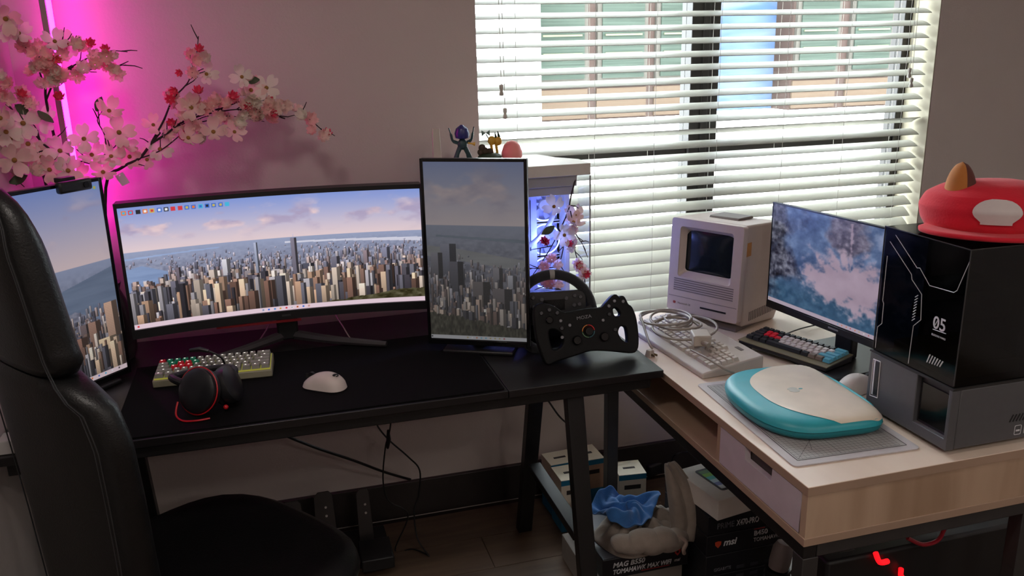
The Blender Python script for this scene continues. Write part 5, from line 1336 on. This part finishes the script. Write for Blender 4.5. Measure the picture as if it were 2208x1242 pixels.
branch('long blossom branch arching right over the wide curved monitor',
    [([top, (228, 405, 2.47), (262, 362, 2.46), (300, 342), (325, 310), (345, 285)], .0042, .0035, 3),
     ([(325, 310), (352, 262), (372, 215), (395, 190), (408, 172), (422, 128), (428, 78)], .0030, .0011, 7),
     ([(328, 308), (360, 288), (390, 265), (430, 250), (480, 232), (535, 212)], .0032, .0022, 7),
     ([(470, 240), (520, 218), (570, 225), (620, 235), (655, 248), (680, 268), (704, 290)], .0022, .0010, 6),
     ([(450, 245), (510, 236), (560, 240), (615, 255)], .0020, .0009, 5),
     ([(390, 265), (440, 262), (490, 250), (570, 262)], .0018, .0009, 4),
     ([(300, 342), (345, 325), (390, 290), (420, 258)], .0020, .0012, 3)],
    dogs=((445, 160), (522, 166), (405, 298), (505, 285), (345, 322), (280, 338), (330, 270), (318, 345), (575, 190), (412, 232), (540, 195), (460, 285)),
    ches=[(x, y) for x, y in ((372, 205), (380, 225), (400, 222), (425, 215), (440, 235), (455, 225), (470, 215), (490, 225), (505, 215), (480, 255), (500, 262), (520, 250), (540, 248), (560, 245), (585, 225), (600, 232), (615, 228), (640, 238), (655, 250), (668, 258), (410, 118), (420, 130), (362, 292), (390, 252), (415, 262), (430, 275), (575, 235), (548, 222))],
    deeps=((428, 108), (428, 200), (378, 195), (366, 215), (370, 265), (703, 290), (585, 245), (500, 210)), leaves=((560, 172),), scat=5)
branch('blossom branch at the top left in front of the magenta light',
    [([top, (150, 430, 2.5), (118, 300, 2.5), (100, 220), (98, 190)], .0042, .0030, 2),
     ([(100, 215), (120, 170), (145, 150), (190, 125), (235, 110), (275, 112)], .0026, .0011, 6),
     ([(145, 150), (180, 152), (225, 145), (272, 140)], .0020, .0010, 5),
     ([(98, 190), (75, 130), (58, 108), (42, 85)], .0022, .0012, 5),
     ([(75, 130), (110, 105), (140, 92), (180, 93)], .0020, .0011, 4)],
    dogs=((118, 90), (150, 95), (20, 62, 2.42), (40, 72, 2.42), (12, 40, 2.42)), ches=((60, 110), (75, 115), (85, 135), (95, 150), (70, 155), (110, 160), (125, 150), (100, 175), (120, 175), (135, 165), (165, 155), (180, 150), (205, 140), (160, 95), (200, 120), (230, 122), (85, 100), (100, 120), (130, 120), (55, 95), (0, 165, 2.42), (20, 180, 2.42), (5, 200, 2.42), (15, 215, 2.42), (45, 200), (70, 225), (55, 215), (105, 140), (118, 165), (90, 185)),
    deeps=((193, 95), (228, 108), (118, 130), (124, 210), (130, 212), (45, 205)), scat=4)
branch('low blossom branch with large cream flowers behind the left portrait monitor',
    [([top, (100, 400, 2.48), (115, 350), (110, 325), (88, 305), (80, 280)], .0040, .0022, 3),
     ([(115, 350), (160, 345), (195, 352), (165, 322)], .0022, .0012, 2),
     ([(230, 330), (225, 290), (210, 260), (220, 240)], .0020, .0010, 2),
     ([(110, 325), (80, 330), (40, 372), (35, 400)], .0020, .0011, 2),
     ([(88, 305), (50, 260), (30, 240), (12, 225)], .0020, .0011, 2),
     ([(205, 350), (235, 322), (228, 292)], .0020, .0012, 1)],
    dogs=((182, 300), (256, 286), (222, 372), (130, 325), (107, 366), (85, 255), (50, 266), (24, 300), (60, 342), (165, 380), (240, 338), (2, 255, 2.42), (12, 285, 2.42), (235, 240), (60, 310), (145, 368), (198, 335), (90, 340), (30, 345, 2.42), (262, 310)),
    ches=((40, 375), (75, 370), (120, 385)), leaves=((62, 245), (30, 378), (208, 240), (80, 240), (20, 395)), sc=1.1)
tg = at(263, 385, Y=2.44)
tag(link('price_tag', curve_mesh('price_tag', mat('tag_card', (226, 190, 214), .6), [rrect(-.011, .011, -.018, .014, .002), circle(0, .010, .002, 10)[::-1]], .0008), None, Matrix.Translation(tg) @ Rx(math.pi / 2) @ Rz(.45)), 'small paper price tag hanging from the long blossom branch', 'tag')

# garland on the white tower
gy = 2.315
gr_ = thing('blossom_garland', 'hanging blossom spray with pink and white flowers in front of the white tower', 'artificial flowers', (.885, gy, DZ + .485))
for pts, r0, r1, sd in (([(1250, 352, 2.36), (1232, 420, 2.33), (1225, 455), (1210, 490), (1190, 530), (1165, 570), (1140, 605)], .0026, .0011, 3),
        ([(1212, 490), (1215, 530), (1207, 570), (1203, 610)], .0022, .0010, 3), ([(1230, 455), (1240, 500), (1255, 525), (1263, 540)], .0020, .0009, 4),
        ([(1235, 520), (1245, 560), (1258, 590), (1262, 610)], .0018, .0009, 4), ([(1190, 530), (1165, 535), (1143, 539)], .0018, .0009, 2),
        ([(1200, 575), (1170, 579), (1136, 578)], .0018, .0009, 3), ([(1195, 615), (1165, 620), (1136, 635)], .0018, .0009, 3), ([(1203, 610), (1170, 630), (1140, 642)], .0016, .0009, 2)):
    twig(gr_, [A_(p[0], p[1], p[2] if len(p) > 2 else gy) for p in pts], r0, r1, 5, sd)
for k, lst in (('dog', ((1195, 446), (1243, 464), (1217, 507), (1236, 480))), ('che', ((1240, 495), (1230, 500), (1232, 535), (1245, 568), (1252, 580), (1262, 588), (1178, 608), (1190, 612), (1205, 612), (1190, 560), (1200, 572), (1175, 575), (1240, 520), (1185, 628), (1255, 600), (1168, 595))), ('deep', ((1174, 520), (1180, 524), (1226, 528), (1262, 592), (1246, 572))), ('leaf', ((1196, 488),))):
    for q in lst: put(gr_, k, A_(q[0], q[1], gy - random.uniform(.0, .02)), 1.0 if k != 'dog' else .95)
